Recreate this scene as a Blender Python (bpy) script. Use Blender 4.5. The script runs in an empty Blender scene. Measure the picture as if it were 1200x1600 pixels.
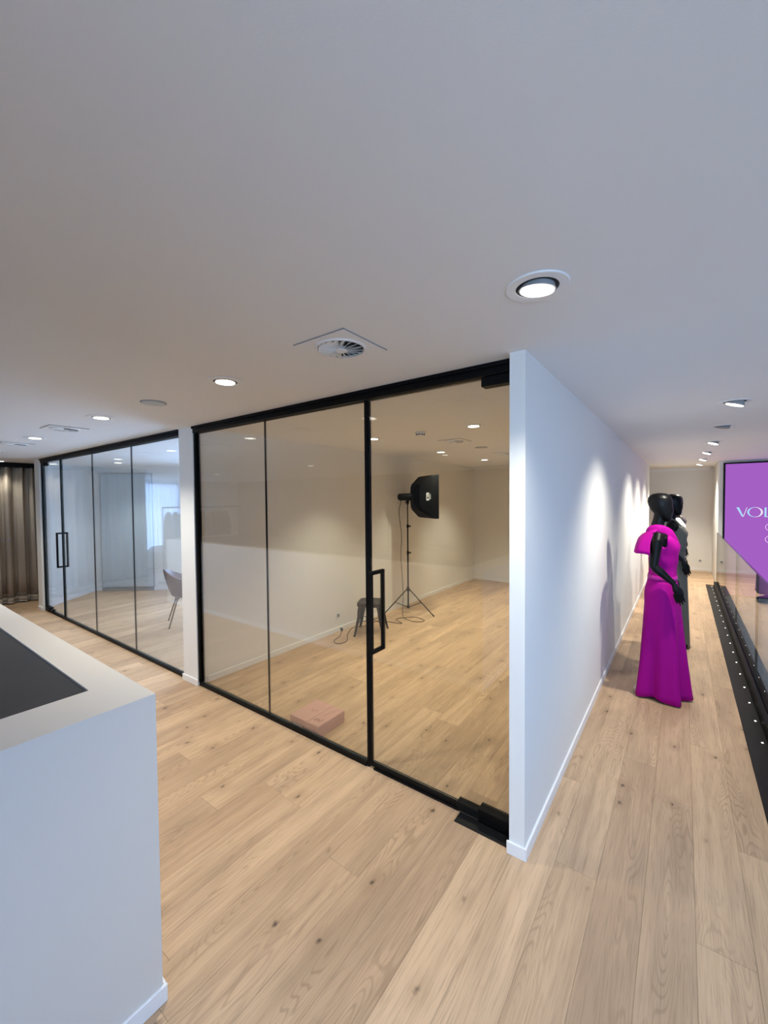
import bpy, bmesh, math, random
from mathutils import Vector, Matrix
PI = math.pi
R_ = math.radians
sc = bpy.context.scene
COL = sc.collection
rnd = random.Random(7)

# ------------------------------------------------------------------ camera
yaw, pitch, roll, HC = R_(36.25), R_(-1.72), 0.0082, 1.75
F = Vector((-math.sin(yaw) * math.cos(pitch), math.cos(yaw) * math.cos(pitch), math.sin(pitch)))
R0 = Vector((math.cos(yaw), math.sin(yaw), 0)); U0 = R0.cross(F)
Rr = R0 * math.cos(roll) - U0 * math.sin(roll)
Uu = U0 * math.cos(roll) + R0 * math.sin(roll)
cd = bpy.data.cameras.new('camera'); cam = bpy.data.objects.new('camera', cd); COL.objects.link(cam)
cd.sensor_fit = 'HORIZONTAL'; cd.sensor_width = 36.0; cd.lens = 36.0 * 637 / 1200
cd.clip_start = 0.05; cd.clip_end = 200
cam.matrix_world = Matrix(((Rr.x, Uu.x, -F.x, 0), (Rr.y, Uu.y, -F.y, 0), (Rr.z, Uu.z, -F.z, HC), (0, 0, 0, 1)))
sc.camera = cam

# ------------------------------------------------------------------ light and exposure
sc.view_settings.view_transform = 'Standard'; sc.view_settings.look = 'None'
sc.view_settings.gamma = 1.0; sc.view_settings.use_curve_mapping = False
sc.view_settings.exposure = 0.0
w = bpy.data.worlds.new('sky'); sc.world = w; w.use_nodes = True
w.node_tree.nodes['Background'].inputs[0].default_value = (0.42, 0.62, 1.0, 1)
w.node_tree.nodes['Background'].inputs[1].default_value = 1.2
try:
    sc.cycles.max_bounces = 12; sc.cycles.transparent_max_bounces = 24; sc.cycles.diffuse_bounces = 6
    sc.cycles.caustics_reflective = False; sc.cycles.caustics_refractive = False
    sc.cycles.sample_clamp_indirect = 4.0
except Exception:
    pass
DAY = (0.50, 0.68, 1.0)
def area(name, loc, direction, sx, sy, power, color):
    l = bpy.data.lights.new(name, 'AREA'); l.shape = 'RECTANGLE'; l.size = sx; l.size_y = sy
    l.energy = power; l.color = color
    o = bpy.data.objects.new(name, l); COL.objects.link(o); o.location = loc
    o.rotation_euler = Vector(direction).to_track_quat('-Z', 'Y').to_euler()
    return o
# daylight coming in through the showroom's windows (behind the camera, and far left)
DAYB = (0.34, 0.57, 1.0)
area('window_daylight', (1.6, -4.93, 1.15), (0, 1, 0.55), 3.6, 2.2, 280, (.46, .70, 1.0))
area('window_daylight.001', (-13.42, -1.4, 1.2), (1, 0, 0), 2.6, 2.2, 150, DAY)
area('window_daylight.002', (2.2, -.65, 2.43), (0, 0, -1), 2.6, 3.3, 140, DAYB)      # skylight over the stair opening
area('window_daylight.003', (-5.9, 5.72, 1.2), (.632, -.775, 0), 2.6, 2.0, 280, DAYB)  # blue light added for the made-up meeting room window

SPOT_W = 112.0
WARM = (1.0, 0.97, 0.86)
STUDIO = (1.0, 0.96, 0.74)
PASSAGE = (1.0, .96, .82)
COOL = (.82, .92, 1.0)
ZC = 2.445

# ------------------------------------------------------------------ node helpers
def new_mat(name):
    m = bpy.data.materials.new(name); m.use_nodes = True
    nt = m.node_tree; nt.nodes.clear()
    out = nt.nodes.new('ShaderNodeOutputMaterial')
    return m, nt, out
def N(nt, t, **kw):
    n = nt.nodes.new(t)
    for k, v in kw.items():
        if k.startswith('i_'):
            n.inputs[k[2:].replace('_', ' ')].default_value = v
        else:
            setattr(n, k, v)
    return n
def L(nt, a, b): nt.links.new(a, b)
def plain(name, col, rough=0.5, metal=0.0, bump=0.0, bscale=200.0, var=0.0, spec=0.5, coat=0.0, sheen=0.0):
    m, nt, out = new_mat(name)
    b = N(nt, 'ShaderNodeBsdfPrincipled')
    b.inputs['Roughness'].default_value = rough; b.inputs['Metallic'].default_value = metal
    b.inputs['Specular IOR Level'].default_value = spec
    b.inputs['Coat Weight'].default_value = coat
    b.inputs['Sheen Weight'].default_value = sheen
    L(nt, b.outputs[0], out.inputs[0])
    tc = N(nt, 'ShaderNodeTexCoord')
    nz = N(nt, 'ShaderNodeTexNoise'); nz.inputs['Scale'].default_value = bscale; nz.inputs['Detail'].default_value = 3
    L(nt, tc.outputs['Object'], nz.inputs['Vector'])
    mx = N(nt, 'ShaderNodeMix', data_type='RGBA')
    mx.inputs[6].default_value = (*[c * (1 - var) for c in col], 1); mx.inputs[7].default_value = (*[min(1, c * (1 + var)) for c in col], 1)
    L(nt, nz.outputs[0], mx.inputs[0]); L(nt, mx.outputs[2], b.inputs['Base Color'])
    if bump:
        bp = N(nt, 'ShaderNodeBump'); bp.inputs['Strength'].default_value = bump; bp.inputs['Distance'].default_value = 0.002
        L(nt, nz.outputs[0], bp.inputs['Height']); L(nt, bp.outputs[0], b.inputs['Normal'])
    return m
def emit(name, col, s):
    m, nt, out = new_mat(name)
    e = N(nt, 'ShaderNodeEmission'); e.inputs[0].default_value = (*col, 1); e.inputs[1].default_value = s
    L(nt, e.outputs[0], out.inputs[0]); return m
def glass(name, tint, rough=0.0, n=1.5):
    m, nt, out = new_mat(name)
    geo = N(nt, 'ShaderNodeNewGeometry')
    ior = N(nt, 'ShaderNodeMix', data_type='FLOAT'); ior.inputs[2].default_value = n; ior.inputs[3].default_value = 1 / n
    L(nt, geo.outputs['Backfacing'], ior.inputs[0])
    fr = N(nt, 'ShaderNodeFresnel'); L(nt, ior.outputs[0], fr.inputs[0])
    t = N(nt, 'ShaderNodeBsdfTransparent'); t.inputs[0].default_value = (*tint, 1)
    g = N(nt, 'ShaderNodeBsdfGlossy'); g.inputs['Roughness'].default_value = rough
    mx = N(nt, 'ShaderNodeMixShader')
    L(nt, fr.outputs[0], mx.inputs[0]); L(nt, t.outputs[0], mx.inputs[1]); L(nt, g.outputs[0], mx.inputs[2])
    L(nt, mx.outputs[0], out.inputs[0]); return m
def cloth_thin(name, col, transl, transp, scale=400):
    m, nt, out = new_mat(name)
    d = N(nt, 'ShaderNodeBsdfDiffuse'); t = N(nt, 'ShaderNodeBsdfTranslucent'); p = N(nt, 'ShaderNodeBsdfTransparent')
    tc = N(nt, 'ShaderNodeTexCoord'); nz = N(nt, 'ShaderNodeTexNoise'); nz.inputs['Scale'].default_value = scale
    L(nt, tc.outputs['Object'], nz.inputs['Vector'])
    mc = N(nt, 'ShaderNodeMix', data_type='RGBA')
    mc.inputs[6].default_value = (*[c * .8 for c in col], 1); mc.inputs[7].default_value = (*[min(1, c * 1.15) for c in col], 1)
    L(nt, nz.outputs[0], mc.inputs[0]); L(nt, mc.outputs[2], d.inputs[0]); L(nt, mc.outputs[2], t.inputs[0])
    a = N(nt, 'ShaderNodeMixShader'); a.inputs[0].default_value = transl
    L(nt, d.outputs[0], a.inputs[1]); L(nt, t.outputs[0], a.inputs[2])
    b = N(nt, 'ShaderNodeMixShader'); b.inputs[0].default_value = transp
    L(nt, a.outputs[0], b.inputs[1]); L(nt, p.outputs[0], b.inputs[2])
    L(nt, b.outputs[0], out.inputs[0]); return m

def oak(name, along='Y'):
    m, nt, out = new_mat(name)
    b = N(nt, 'ShaderNodeBsdfPrincipled'); L(nt, b.outputs[0], out.inputs[0])
    b.inputs['Specular IOR Level'].default_value = 0.4
    oi = N(nt, 'ShaderNodeObjectInfo'); geo = N(nt, 'ShaderNodeNewGeometry')
    add = N(nt, 'ShaderNodeMath', operation='ADD'); L(nt, oi.outputs['Random'], add.inputs[0]); L(nt, geo.outputs['Random Per Island'], add.inputs[1])
    r1 = N(nt, 'ShaderNodeMath', operation='FRACT'); L(nt, add.outputs[0], r1.inputs[0])
    m2 = N(nt, 'ShaderNodeMath', operation='MULTIPLY'); L(nt, r1.outputs[0], m2.inputs[0]); m2.inputs[1].default_value = 7.31
    r2 = N(nt, 'ShaderNodeMath', operation='FRACT'); L(nt, m2.outputs[0], r2.inputs[0])
    off = N(nt, 'ShaderNodeCombineXYZ')
    o1 = N(nt, 'ShaderNodeMath', operation='MULTIPLY'); L(nt, r1.outputs[0], o1.inputs[0]); o1.inputs[1].default_value = 57.0
    L(nt, o1.outputs[0], off.inputs[2])
    pos = N(nt, 'ShaderNodeVectorMath', operation='ADD'); L(nt, geo.outputs['Position'], pos.inputs[0]); L(nt, off.outputs[0], pos.inputs[1])
    if along == 'X':
        mp0 = N(nt, 'ShaderNodeMapping'); mp0.inputs['Rotation'].default_value = (0, 0, PI / 2); L(nt, pos.outputs[0], mp0.inputs[0]); P = mp0.outputs[0]
    else:
        P = pos.outputs[0]
    def mapped(sx, sy):
        mp = N(nt, 'ShaderNodeMapping'); mp.inputs['Scale'].default_value = (sx, sy, 1); L(nt, P, mp.inputs[0]); return mp.outputs[0]
    # cathedral grain: contour lines of a stretched smooth noise
    n1 = N(nt, 'ShaderNodeTexNoise'); n1.inputs['Scale'].default_value = 1; n1.inputs['Detail'].default_value = 2.0; n1.inputs['Roughness'].default_value = .45
    L(nt, mapped(6.0, .75), n1.inputs['Vector'])
    k = N(nt, 'ShaderNodeMath', operation='MULTIPLY'); L(nt, n1.outputs[0], k.inputs[0]); k.inputs[1].default_value = 250.0
    sn = N(nt, 'ShaderNodeMath', operation='SINE'); L(nt, k.outputs[0], sn.inputs[0])
    rg = N(nt, 'ShaderNodeMapRange'); L(nt, sn.outputs[0], rg.inputs[0]); rg.inputs[1].default_value = .35; rg.inputs[2].default_value = 1.0
    # where the grain shows strongly
    n5 = N(nt, 'ShaderNodeTexNoise'); n5.inputs['Scale'].default_value = 1; L(nt, mapped(6, .9), n5.inputs['Vector']); n5.inputs['Detail'].default_value = 1
    gm = N(nt, 'ShaderNodeMapRange'); L(nt, n5.outputs[0], gm.inputs[0]); gm.inputs[1].default_value = .46; gm.inputs[2].default_value = .70
    gr = N(nt, 'ShaderNodeMath', operation='MULTIPLY'); L(nt, rg.outputs[0], gr.inputs[0]); L(nt, gm.outputs[0], gr.inputs[1])
    # fine pores
    n2 = N(nt, 'ShaderNodeTexNoise'); n2.inputs['Scale'].default_value = 1; n2.inputs['Detail'].default_value = 3
    L(nt, mapped(210, 7), n2.inputs['Vector'])
    n3 = N(nt, 'ShaderNodeTexNoise'); n3.inputs['Scale'].default_value = 1; n3.inputs['Detail'].default_value = 2
    L(nt, mapped(26, 1.0), n3.inputs['Vector'])
    n4 = N(nt, 'ShaderNodeTexNoise'); n4.inputs['Scale'].default_value = 1; n4.inputs['Detail'].default_value = 2
    L(nt, mapped(4.5, 1.3), n4.inputs['Vector'])
    # knots
    vo = N(nt, 'ShaderNodeTexVoronoi'); vo.inputs['Scale'].default_value = 1; vo.voronoi_dimensions = '2D'; vo.inputs['Randomness'].default_value = .95
    wob = N(nt, 'ShaderNodeTexNoise'); wob.inputs['Scale'].default_value = 38; L(nt, P, wob.inputs['Vector'])
    wv = N(nt, 'ShaderNodeVectorMath', operation='MULTIPLY_ADD'); L(nt, wob.outputs['Color'], wv.inputs[0]); wv.inputs[1].default_value = (.09, .09, 0); L(nt, mapped(4.6, 2.9), wv.inputs[2])
    L(nt, wv.outputs[0], vo.inputs['Vector'])
    kn = N(nt, 'ShaderNodeMapRange'); L(nt, vo.outputs['Distance'], kn.inputs[0]); kn.inputs[1].default_value = .06; kn.inputs[2].default_value = .008
    halo = N(nt, 'ShaderNodeMapRange'); L(nt, vo.outputs['Distance'], halo.inputs[0]); halo.inputs[1].default_value = .26; halo.inputs[2].default_value = .03
    sx = N(nt, 'ShaderNodeSeparateColor'); L(nt, vo.outputs['Color'], sx.inputs[0])
    gt = N(nt, 'ShaderNodeMapRange'); L(nt, sx.outputs[0], gt.inputs[0]); gt.inputs[1].default_value = .52; gt.inputs[2].default_value = .70
    knm = N(nt, 'ShaderNodeMath', operation='MULTIPLY'); L(nt, kn.outputs[0], knm.inputs[0]); L(nt, gt.outputs[0], knm.inputs[1])
    hm = N(nt, 'ShaderNodeMath', operation='MULTIPLY'); L(nt, halo.outputs[0], hm.inputs[0]); L(nt, gt.outputs[0], hm.inputs[1])
    # colours
    ramp = N(nt, 'ShaderNodeValToRGB'); L(nt, r2.outputs[0], ramp.inputs[0])
    cr = ramp.color_ramp; cr.elements[0].position = 0; cr.elements[0].color = (.50, .33, .205, 1); cr.elements[1].position = 1; cr.elements[1].color = (.69, .475, .30, 1)
    e = cr.elements.new(.3); e.color = (.56, .38, .235, 1); e = cr.elements.new(.72); e.color = (.62, .425, .265, 1)
    def mixc(fac, a, colr, scale):
        s = N(nt, 'ShaderNodeMath', operation='MULTIPLY'); L(nt, fac, s.inputs[0]); s.inputs[1].default_value = scale
        x = N(nt, 'ShaderNodeMix', data_type='RGBA'); L(nt, s.outputs[0], x.inputs[0]); L(nt, a, x.inputs[6]); x.inputs[7].default_value = (*colr, 1)
        return x.outputs[2]
    mr3 = N(nt, 'ShaderNodeMapRange'); L(nt, n3.outputs[0], mr3.inputs[0]); mr3.inputs[1].default_value = .4; mr3.inputs[2].default_value = .75
    mr2 = N(nt, 'ShaderNodeMapRange'); L(nt, n2.outputs[0], mr2.inputs[0]); mr2.inputs[1].default_value = .48; mr2.inputs[2].default_value = .8
    mr4 = N(nt, 'ShaderNodeMapRange'); L(nt, n4.outputs[0], mr4.inputs[0]); mr4.inputs[1].default_value = .45; mr4.inputs[2].default_value = .75
    c = mixc(mr4.outputs[0], ramp.outputs[0], (.26, .175, .11), .5)
    c = mixc(mr3.outputs[0], c, (.33, .215, .13), .5)
    c = mixc(gr.outputs[0], c, (.20, .12, .07), .42)
    c = mixc(mr2.outputs[0], c, (.22, .14, .09), .5)
    c = mixc(hm.outputs[0], c, (.27, .165, .095), .38)
    c = mixc(knm.outputs[0], c, (.045, .03, .022), .9)
    L(nt, c, b.inputs['Base Color'])
    rr = N(nt, 'ShaderNodeMapRange'); L(nt, n2.outputs[0], rr.inputs[0]); rr.inputs[3].default_value = .36; rr.inputs[4].default_value = .52
    L(nt, rr.outputs[0], b.inputs['Roughness'])
    bp = N(nt, 'ShaderNodeBump'); bp.inputs['Strength'].default_value = .12; bp.inputs['Distance'].default_value = .001; bp.invert = True
    L(nt, mr2.outputs[0], bp.inputs['Height']); L(nt, bp.outputs[0], b.inputs['Normal'])
    return m

M = dict(
    wall=plain('wall_paint', (.80, .79, .77), .75, bump=.12, bscale=350, var=.012),
    darkwall=plain('dark_panelling', (.09, .08, .075), .6, var=.1, bscale=6),
    ceil=plain('ceiling_paint', (.84, .835, .83), .85, bump=.08, bscale=300, var=.01),
    trim=plain('white_trim', (.84, .84, .84), .4),
    counter=plain('counter_lacquer', (.71, .67, .625), .5, bump=.35, bscale=900, var=.03),
    inlay=plain('dark_inlay', (.020, .020, .0215), .45, bump=.05, bscale=600, var=.05),
    black=plain('black_metal', (.0035, .0035, .004), .45, spec=.12),
    blackmatt=plain('black_matt', (.005, .005, .005), .6, spec=.15),
    strip=plain('black_strip', (.008, .008, .009), .4, spec=.2),
    joint=plain('dark_joint', (.012, .011, .010), .3),
    edge=plain('glass_edge', (.03, .045, .045), .15),
    mann=plain('mannequin_gloss', (.003, .003, .0034), .36, spec=.16),
    magenta=plain('magenta_satin', (.34, .004, .22), .6, bump=.1, bscale=700, var=.04, spec=.06),
    belt=plain('magenta_shiny_band', (.36, .008, .24), .35, spec=.3),
    olive=plain('olive_grey_chiffon', (.13, .125, .10), .65, bump=.1, bscale=500, var=.08),
    white_lace=plain('white_lace', (.72, .70, .66), .7, bump=.3, bscale=300, var=.1),
    mauve=plain('mauve_grey_chiffon', (.26, .21, .21), .7, bump=.1, bscale=500, var=.06),
    plum=plain('taupe_dress', (.10, .085, .085), .6, bump=.1, bscale=500, var=.1),
    pink=plain('pink_card', (.60, .34, .285), .6, bump=.05, bscale=400, var=.03),
    pinkdark=plain('pink_card_mark', (.33, .13, .11), .6),
    label=plain('label_sheet', (.42, .40, .36), .5),
    steel=plain('brushed_steel', (.55, .55, .56), .3, metal=1.0),
    plastic=plain('white_plastic', (.80, .80, .79), .35),
    greyplastic=plain('grey_plastic', (.30, .30, .31), .45),
    recess=plain('dark_recess', (.02, .02, .02), .7),
    shell=plain('mauve_brown_shell', (.15, .075, .062), .5, var=.06, bscale=60),
    cabinet=plain('grey_cabinet_front', (.56, .60, .62), .5, var=.02, bscale=40),
    softbox=plain('softbox_cloth', (.005, .005, .0055), .6, bump=.2, bscale=900, spec=.08),
    diffuser=plain('softbox_diffuser', (.75, .75, .74), .8),
    rubber=plain('rubber', (.010, .010, .010), .6, spec=.2),
    curtain=cloth_thin('taupe_curtain_cloth', (.46, .40, .33), .12, .0),
    hemdark=cloth_thin('dark_hem_band_cloth', (.20, .165, .13), .1, .0),
    sheer=cloth_thin('sheer_curtain_cloth', (.55, .66, .80), .6, .35),
    boucle=plain('white_boucle', (.72, .70, .66), .9, bump=.8, bscale=120, var=.08),
    peach=plain('peach_velvet', (.66, .42, .22), .8, var=.08),
    garment=plain('dark_garment', (.08, .06, .052), .85, var=.25, bscale=25),
    garment2=plain('sequin_garment', (.22, .20, .19), .5, var=.3, bscale=60),
    lens=emit('lamp_lens', (1.0, .96, .88), 5.0),
    led=emit('led_point', (1.0, .95, .86), 4.0),
    screen=emit('led_screen', (.372, .118, .545), 1.0),
    letter=emit('screen_letter', (.86, .86, .95), 1.0),
    letterblue=emit('screen_letter_blue', (.42, .74, .98), 1.0),
    ring=emit('screen_outline', (.86, .62, .95), 1.0),
    glass=glass('office_glass', (.97, .975, .955), n=1.8),
    glassw=glass('window_glass', (.93, .96, .98)),
    railglass=glass('balustrade_glass', (.95, .97, .96)),
    oak=oak('oak_plank'), oakx=oak('oak_plank_across', 'X'),
)

# ------------------------------------------------------------------ mesh helpers
def mesh(name, verts, faces, mats, parent=None, smooth=False, loc=(0, 0, 0), fm=None, link=True):
    me = bpy.data.meshes.new(name); me.from_pydata([tuple(v) for v in verts], [], faces)
    if not isinstance(mats, (list, tuple)): mats = [mats]
    for mm in mats: me.materials.append(mm)
    if fm:
        for p, i in zip(me.polygons, fm): p.material_index = i
    bm = bmesh.new(); bm.from_mesh(me); bmesh.ops.recalc_face_normals(bm, faces=bm.faces); bm.to_mesh(me); bm.free()
    if smooth:
        for p in me.polygons: p.use_smooth = True
    o = bpy.data.objects.new(name, me)
    COL.objects.link(o)
    o.location = loc
    if parent: o.parent = parent
    return o
class MB:
    def __init__(s): s.v = []; s.f = []; s.m = []
    def add(s, v, f, m=0):
        n = len(s.v); s.v += [Vector(x) for x in v]; s.f += [tuple(i + n for i in q) for q in f]; s.m += [m] * len(f); return s
    def box(s, x0, x1, y0, y1, z0, z1, m=0, bev=0.0, mat=None):
        bm = bmesh.new(); bmesh.ops.create_cube(bm, size=1)
        for v in bm.verts: v.co = Vector(((x0 + x1) / 2 + v.co.x * (x1 - x0), (y0 + y1) / 2 + v.co.y * (y1 - y0), (z0 + z1) / 2 + v.co.z * (z1 - z0)))
        if bev: bmesh.ops.bevel(bm, geom=list(bm.edges), offset=bev, segments=2 if bev > .004 else 1, affect='EDGES')
        bm.verts.index_update()
        vs = [v.co.copy() for v in bm.verts]
        if mat is not None: vs = [mat @ v for v in vs]
        s.add(vs, [[v.index for v in f.verts] for f in bm.faces], m); bm.free(); return s
    def tube(s, pts, r, n=8, m=0, closed=False, cap=True):
        pts = [Vector(p) for p in pts]; k = len(pts)
        rs = r if isinstance(r, (list, tuple)) else [r] * k
        rings = []; up = None
        for i, p in enumerate(pts):
            a = pts[(i - 1) % k] if (i > 0 or closed) else p; b = pts[(i + 1) % k] if (i < k - 1 or closed) else p
            t = (b - a).normalized()
            if up is None:
                up = t.orthogonal().normalized()
            else:
                up = (up - t * up.dot(t)).normalized()
            sd = t.cross(up)
            rings.append([p + (up * math.cos(2 * PI * j / n) + sd * math.sin(2 * PI * j / n)) * rs[i] for j in range(n)])
        return s.loft(rings, m, closed, cap)
    def loft(s, rings, m=0, closed=False, cap=True):
        n = len(rings[0]); v = [p for r in rings for p in r]; f = []
        k = len(rings)
        for i in range(k if closed else k - 1):
            a = i * n; b = ((i + 1) % k) * n
            for j in range(n):
                f.append((a + j, a + (j + 1) % n, b + (j + 1) % n, b + j))
        if cap and not closed:
            f.append(tuple(range(n - 1, -1, -1))); f.append(tuple(range((k - 1) * n, k * n)))
        return s.add(v, f, m)
    def lathe(s, prof, n=24, m=0, c=(0, 0, 0), cap=True):
        rings = [[Vector((c[0] + r * math.cos(2 * PI * j / n), c[1] + r * math.sin(2 * PI * j / n), c[2] + z)) for j in range(n)] for r, z in prof]
        return s.loft(rings, m, False, cap)
    def grid(s, rows, m=0):
        n = len(rows[0]); v = [p for r in rows for p in r]
        f = [(i * n + j, i * n + j + 1, (i + 1) * n + j + 1, (i + 1) * n + j) for i in range(len(rows) - 1) for j in range(n - 1)]
        return s.add(v, f, m)
    def sheet(s, rows, th, m=0):
        """closed thick sheet from a grid of points"""
        ni, nj = len(rows), len(rows[0]); rows = [[Vector(p) for p in r] for r in rows]
        nor = []
        for i in range(ni):
            rr = []
            for j in range(nj):
                du = rows[min(i + 1, ni - 1)][j] - rows[max(i - 1, 0)][j]; dv = rows[i][min(j + 1, nj - 1)] - rows[i][max(j - 1, 0)]
                c = du.cross(dv); rr.append(c.normalized() if c.length > 1e-12 else Vector((0, 0, 1)))
            nor.append(rr)
        A = [rows[i][j] + nor[i][j] * th / 2 for i in range(ni) for j in range(nj)]
        B = [rows[i][j] - nor[i][j] * th / 2 for i in range(ni) for j in range(nj)]
        K = ni * nj; f = []
        for i in range(ni - 1):
            for j in range(nj - 1):
                a = i * nj + j; q = (a, a + 1, a + nj + 1, a + nj); f.append(q); f.append(tuple(x + K for x in reversed(q)))
        per = [j for j in range(nj)] + [i * nj + nj - 1 for i in range(1, ni)] + [(ni - 1) * nj + j for j in range(nj - 2, -1, -1)] + [i * nj for i in range(ni - 2, 0, -1)]
        for a, b in zip(per, per[1:] + per[:1]): f.append((a, b, b + K, a + K))
        return s.add(A + B, f, m)
    def done(s, name, mats, parent=None, smooth=False, loc=(0, 0, 0), **k):
        return mesh(name, s.v, s.f, mats, parent, smooth, loc, s.m)
def autosmooth(o, ang=40):
    for p in o.data.polygons: p.use_smooth = True
    try:
        o.data.set_sharp_from_angle(angle=R_(ang))
    except Exception:
        pass
    return o
def thing(name, label, cat, loc=(0, 0, 0), rz=0, group=None):
    o = bpy.data.objects.new(name, None); COL.objects.link(o); o.location = loc; o.rotation_euler = (0, 0, rz); o.empty_display_size = .1
    return tag(o, label, cat, group)
def tag(o, label, cat, group=None):
    o['label'] = label; o['category'] = cat
    if group: o['group'] = group
    return o
def struct(o): o['kind'] = 'structure'; return o
def copy_tree(o, parent=None):
    c = o.copy(); COL.objects.link(c)
    if parent: c.parent = parent
    for ch in list(o.children): copy_tree(ch, c)
    return c

# ================================================================== SETTING
YG = 2.06            # plane of the glass
# ---- floor with planks
floor = struct((MB().box(-14, .505, -5, 12.3, -.09, -.022).box(.505, .56, 10.26, 12.3, -.09, -.022)).done('floor', M['recess']))
W = .18; X0 = .061
XMAX, YEND = .385, 10.4
def plank_mesh(mat, name='plank', wd=W):
    g = .0003; h = wd / 2 - g; c = .0005
    v = [(-h, 0, -.02), (h, 0, -.02), (h, 1, -.02), (-h, 1, -.02), (-h, 0, -c), (h, 0, -c), (h, 1, -c), (-h, 1, -c),
         (-h + c, .0007, 0), (h - c, .0007, 0), (h - c, .9993, 0), (-h + c, .9993, 0)]
    f = [(3, 2, 1, 0), (0, 1, 5, 4), (1, 2, 6, 5), (2, 3, 7, 6), (3, 0, 4, 7), (4, 5, 9, 8), (5, 6, 10, 9), (6, 7, 11, 10), (7, 4, 8, 11), (8, 9, 10, 11)]
    me = bpy.data.meshes.new(name); me.from_pydata(v, [], f); me.materials.append(mat); me.update(); return me
PM = plank_mesh(M['oak']); PMX = plank_mesh(M['oakx'])
PM_edge = plank_mesh(M['oak'], 'plank', XMAX - .241)
anchors = {-.659 + .0: 2.69, -.479: 2.03, -.119: 2.83, .061: 3.57, -1.379: 1.405, -1.739: .72, -1.919: 1.545, -2.279: 1.255}
def row_anchor(x0):
    for k, v in anchors.items():
        if abs(k - x0) < .02: return v
    return None
rest = MB()
count = 0
ci = 0
x0 = .241
while x0 > -13.9:
    wide = W if x0 < .2 else XMAX - .241
    top = YEND if x0 > -3.95 else 7.6
    if x0 < -9.6: top = 5.0
    a = row_anchor(x0)
    y = (a if a is not None else rnd.uniform(0, 2.2))
    joints = [y]
    while joints[-1] < top: joints.append(joints[-1] + rnd.choice([1.6, 1.9, 2.2, 2.2, 2.2, 2.0]))
    yy = joints[0]
    while yy > -4.95:
        yy -= rnd.choice([1.6, 1.9, 2.2, 2.2]); joints.insert(0, yy)
    for ya, yb in zip(joints[:-1], joints[1:]):
        ya = max(ya, -4.98); yb = min(yb, top)
        if yb - ya < .05: continue
        xc = x0 + wide / 2
        hidden = yb < -.3 or x0 < -9.6
        if not hidden and count < 290:
            o = bpy.data.objects.new('plank', PM if x0 < .2 else PM_edge); COL.objects.link(o); o.parent = floor
            o.location = (xc, ya + .0004, 0); o.scale = (1, yb - ya - .0008, 1); count += 1
        else:
            rest.box(xc - wide / 2 + .0005, xc + wide / 2 - .0005, ya + .0004, yb - .0004, -.02, 0)
    x0 -= W
ro = rest.done('plank', M['oak'], floor); ro['kind'] = 'stuff'
# landing planks laid across at the end of the passage
y = YEND
while y < 12.2:
    xs = [.555]
    while xs[-1] > -4: xs.append(xs[-1] - rnd.choice([1.2, 1.8, 2.2]))
    for xa, xb in zip(xs[1:], xs[:-1]):
        o = bpy.data.objects.new('plank', PMX); COL.objects.link(o); o.parent = floor
        o.rotation_euler = (0, 0, -PI / 2); o.location = (xa + .0004, y + W / 2, 0); o.scale = (1, xb - xa - .0008, 1)
    y += W
# ---- ceiling, walls
m = MB(); m.box(-14, .88, -5, 12.3, ZC, ZC + .12); m.box(3.52, 3.8, -5, 12.3, ZC, ZC + .12); m.box(.88, 3.52, -5, -2.32, ZC, ZC + .12); m.box(.88, 3.52, 1.02, 12.3, ZC, ZC + .12)
struct(m.done('ceiling', M['ceil']))
sk = thing('window_3', '', 'window'); del sk['label'], sk['category']; struct(sk)
m = MB(); m.box(.88, .93, -2.32, 1.02, ZC + .02, ZC + .14); m.box(3.47, 3.52, -2.32, 1.02, ZC + .02, ZC + .14); m.box(.93, 3.47, -2.32, -2.27, ZC + .02, ZC + .14); m.box(.93, 3.47, .97, 1.02, ZC + .02, ZC + .14); m.box(.93, 3.47, -.68, -.62, ZC + .02, ZC + .14)
m.done('window_frame', M['trim'], sk)
for ya, yb in ((-2.27, -.68), (-.62, .97)): MB().box(.93, 3.47, ya, yb, ZC + .08, ZC + .095).done('pane', M['glassw'], sk)
struct(MB().box(-.675, -.60, 1.945, 10.7, 0, ZC).done('wall_passage', M['wall']))
struct(MB().box(-3.94, -3.69, 2.025, 8.44, 0, ZC).done('wall_studio_left', M['wall']))
struct(MB().box(-3.69, -.675, 8.34, 8.44, 0, ZC).done('wall_studio_back', M['wall']))
struct(MB().box(-4.1, .56, 12.2, 12.3, 0, ZC).done('wall_end', M['wall']))
struct(MB().box(-4.1, -3.94, 8.3, 12.2, 0, ZC).done('wall_end_left', M['wall']))
struct(MB().box(.56, 3.8, 10.25, 10.4, -3, ZC).done('wall_screen', M['wall']))
struct(MB().box(.56, .68, 10.4, 12.3, -3, ZC).done('wall_landing_right', M['wall']))
m = MB(); m.box(3.7, 3.8, -5, 10.25, -3, ZC)
struct(m.done('wall_right', M['wall']))
struct(MB().box(.62, 3.8, -5, 10.25, -3.1, -3).done('floor_lower', M['oak']))
struct(MB().box(.51, .62, -5, 10.25, -.35, -.02).done('trim_1', M['trim']))
struct(MB().box(-1.35, -.2, -1.0, -.7, 0, ZC).done('wall_column', M['wall']))  # unseen block added to shade the counter from the back window
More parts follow.
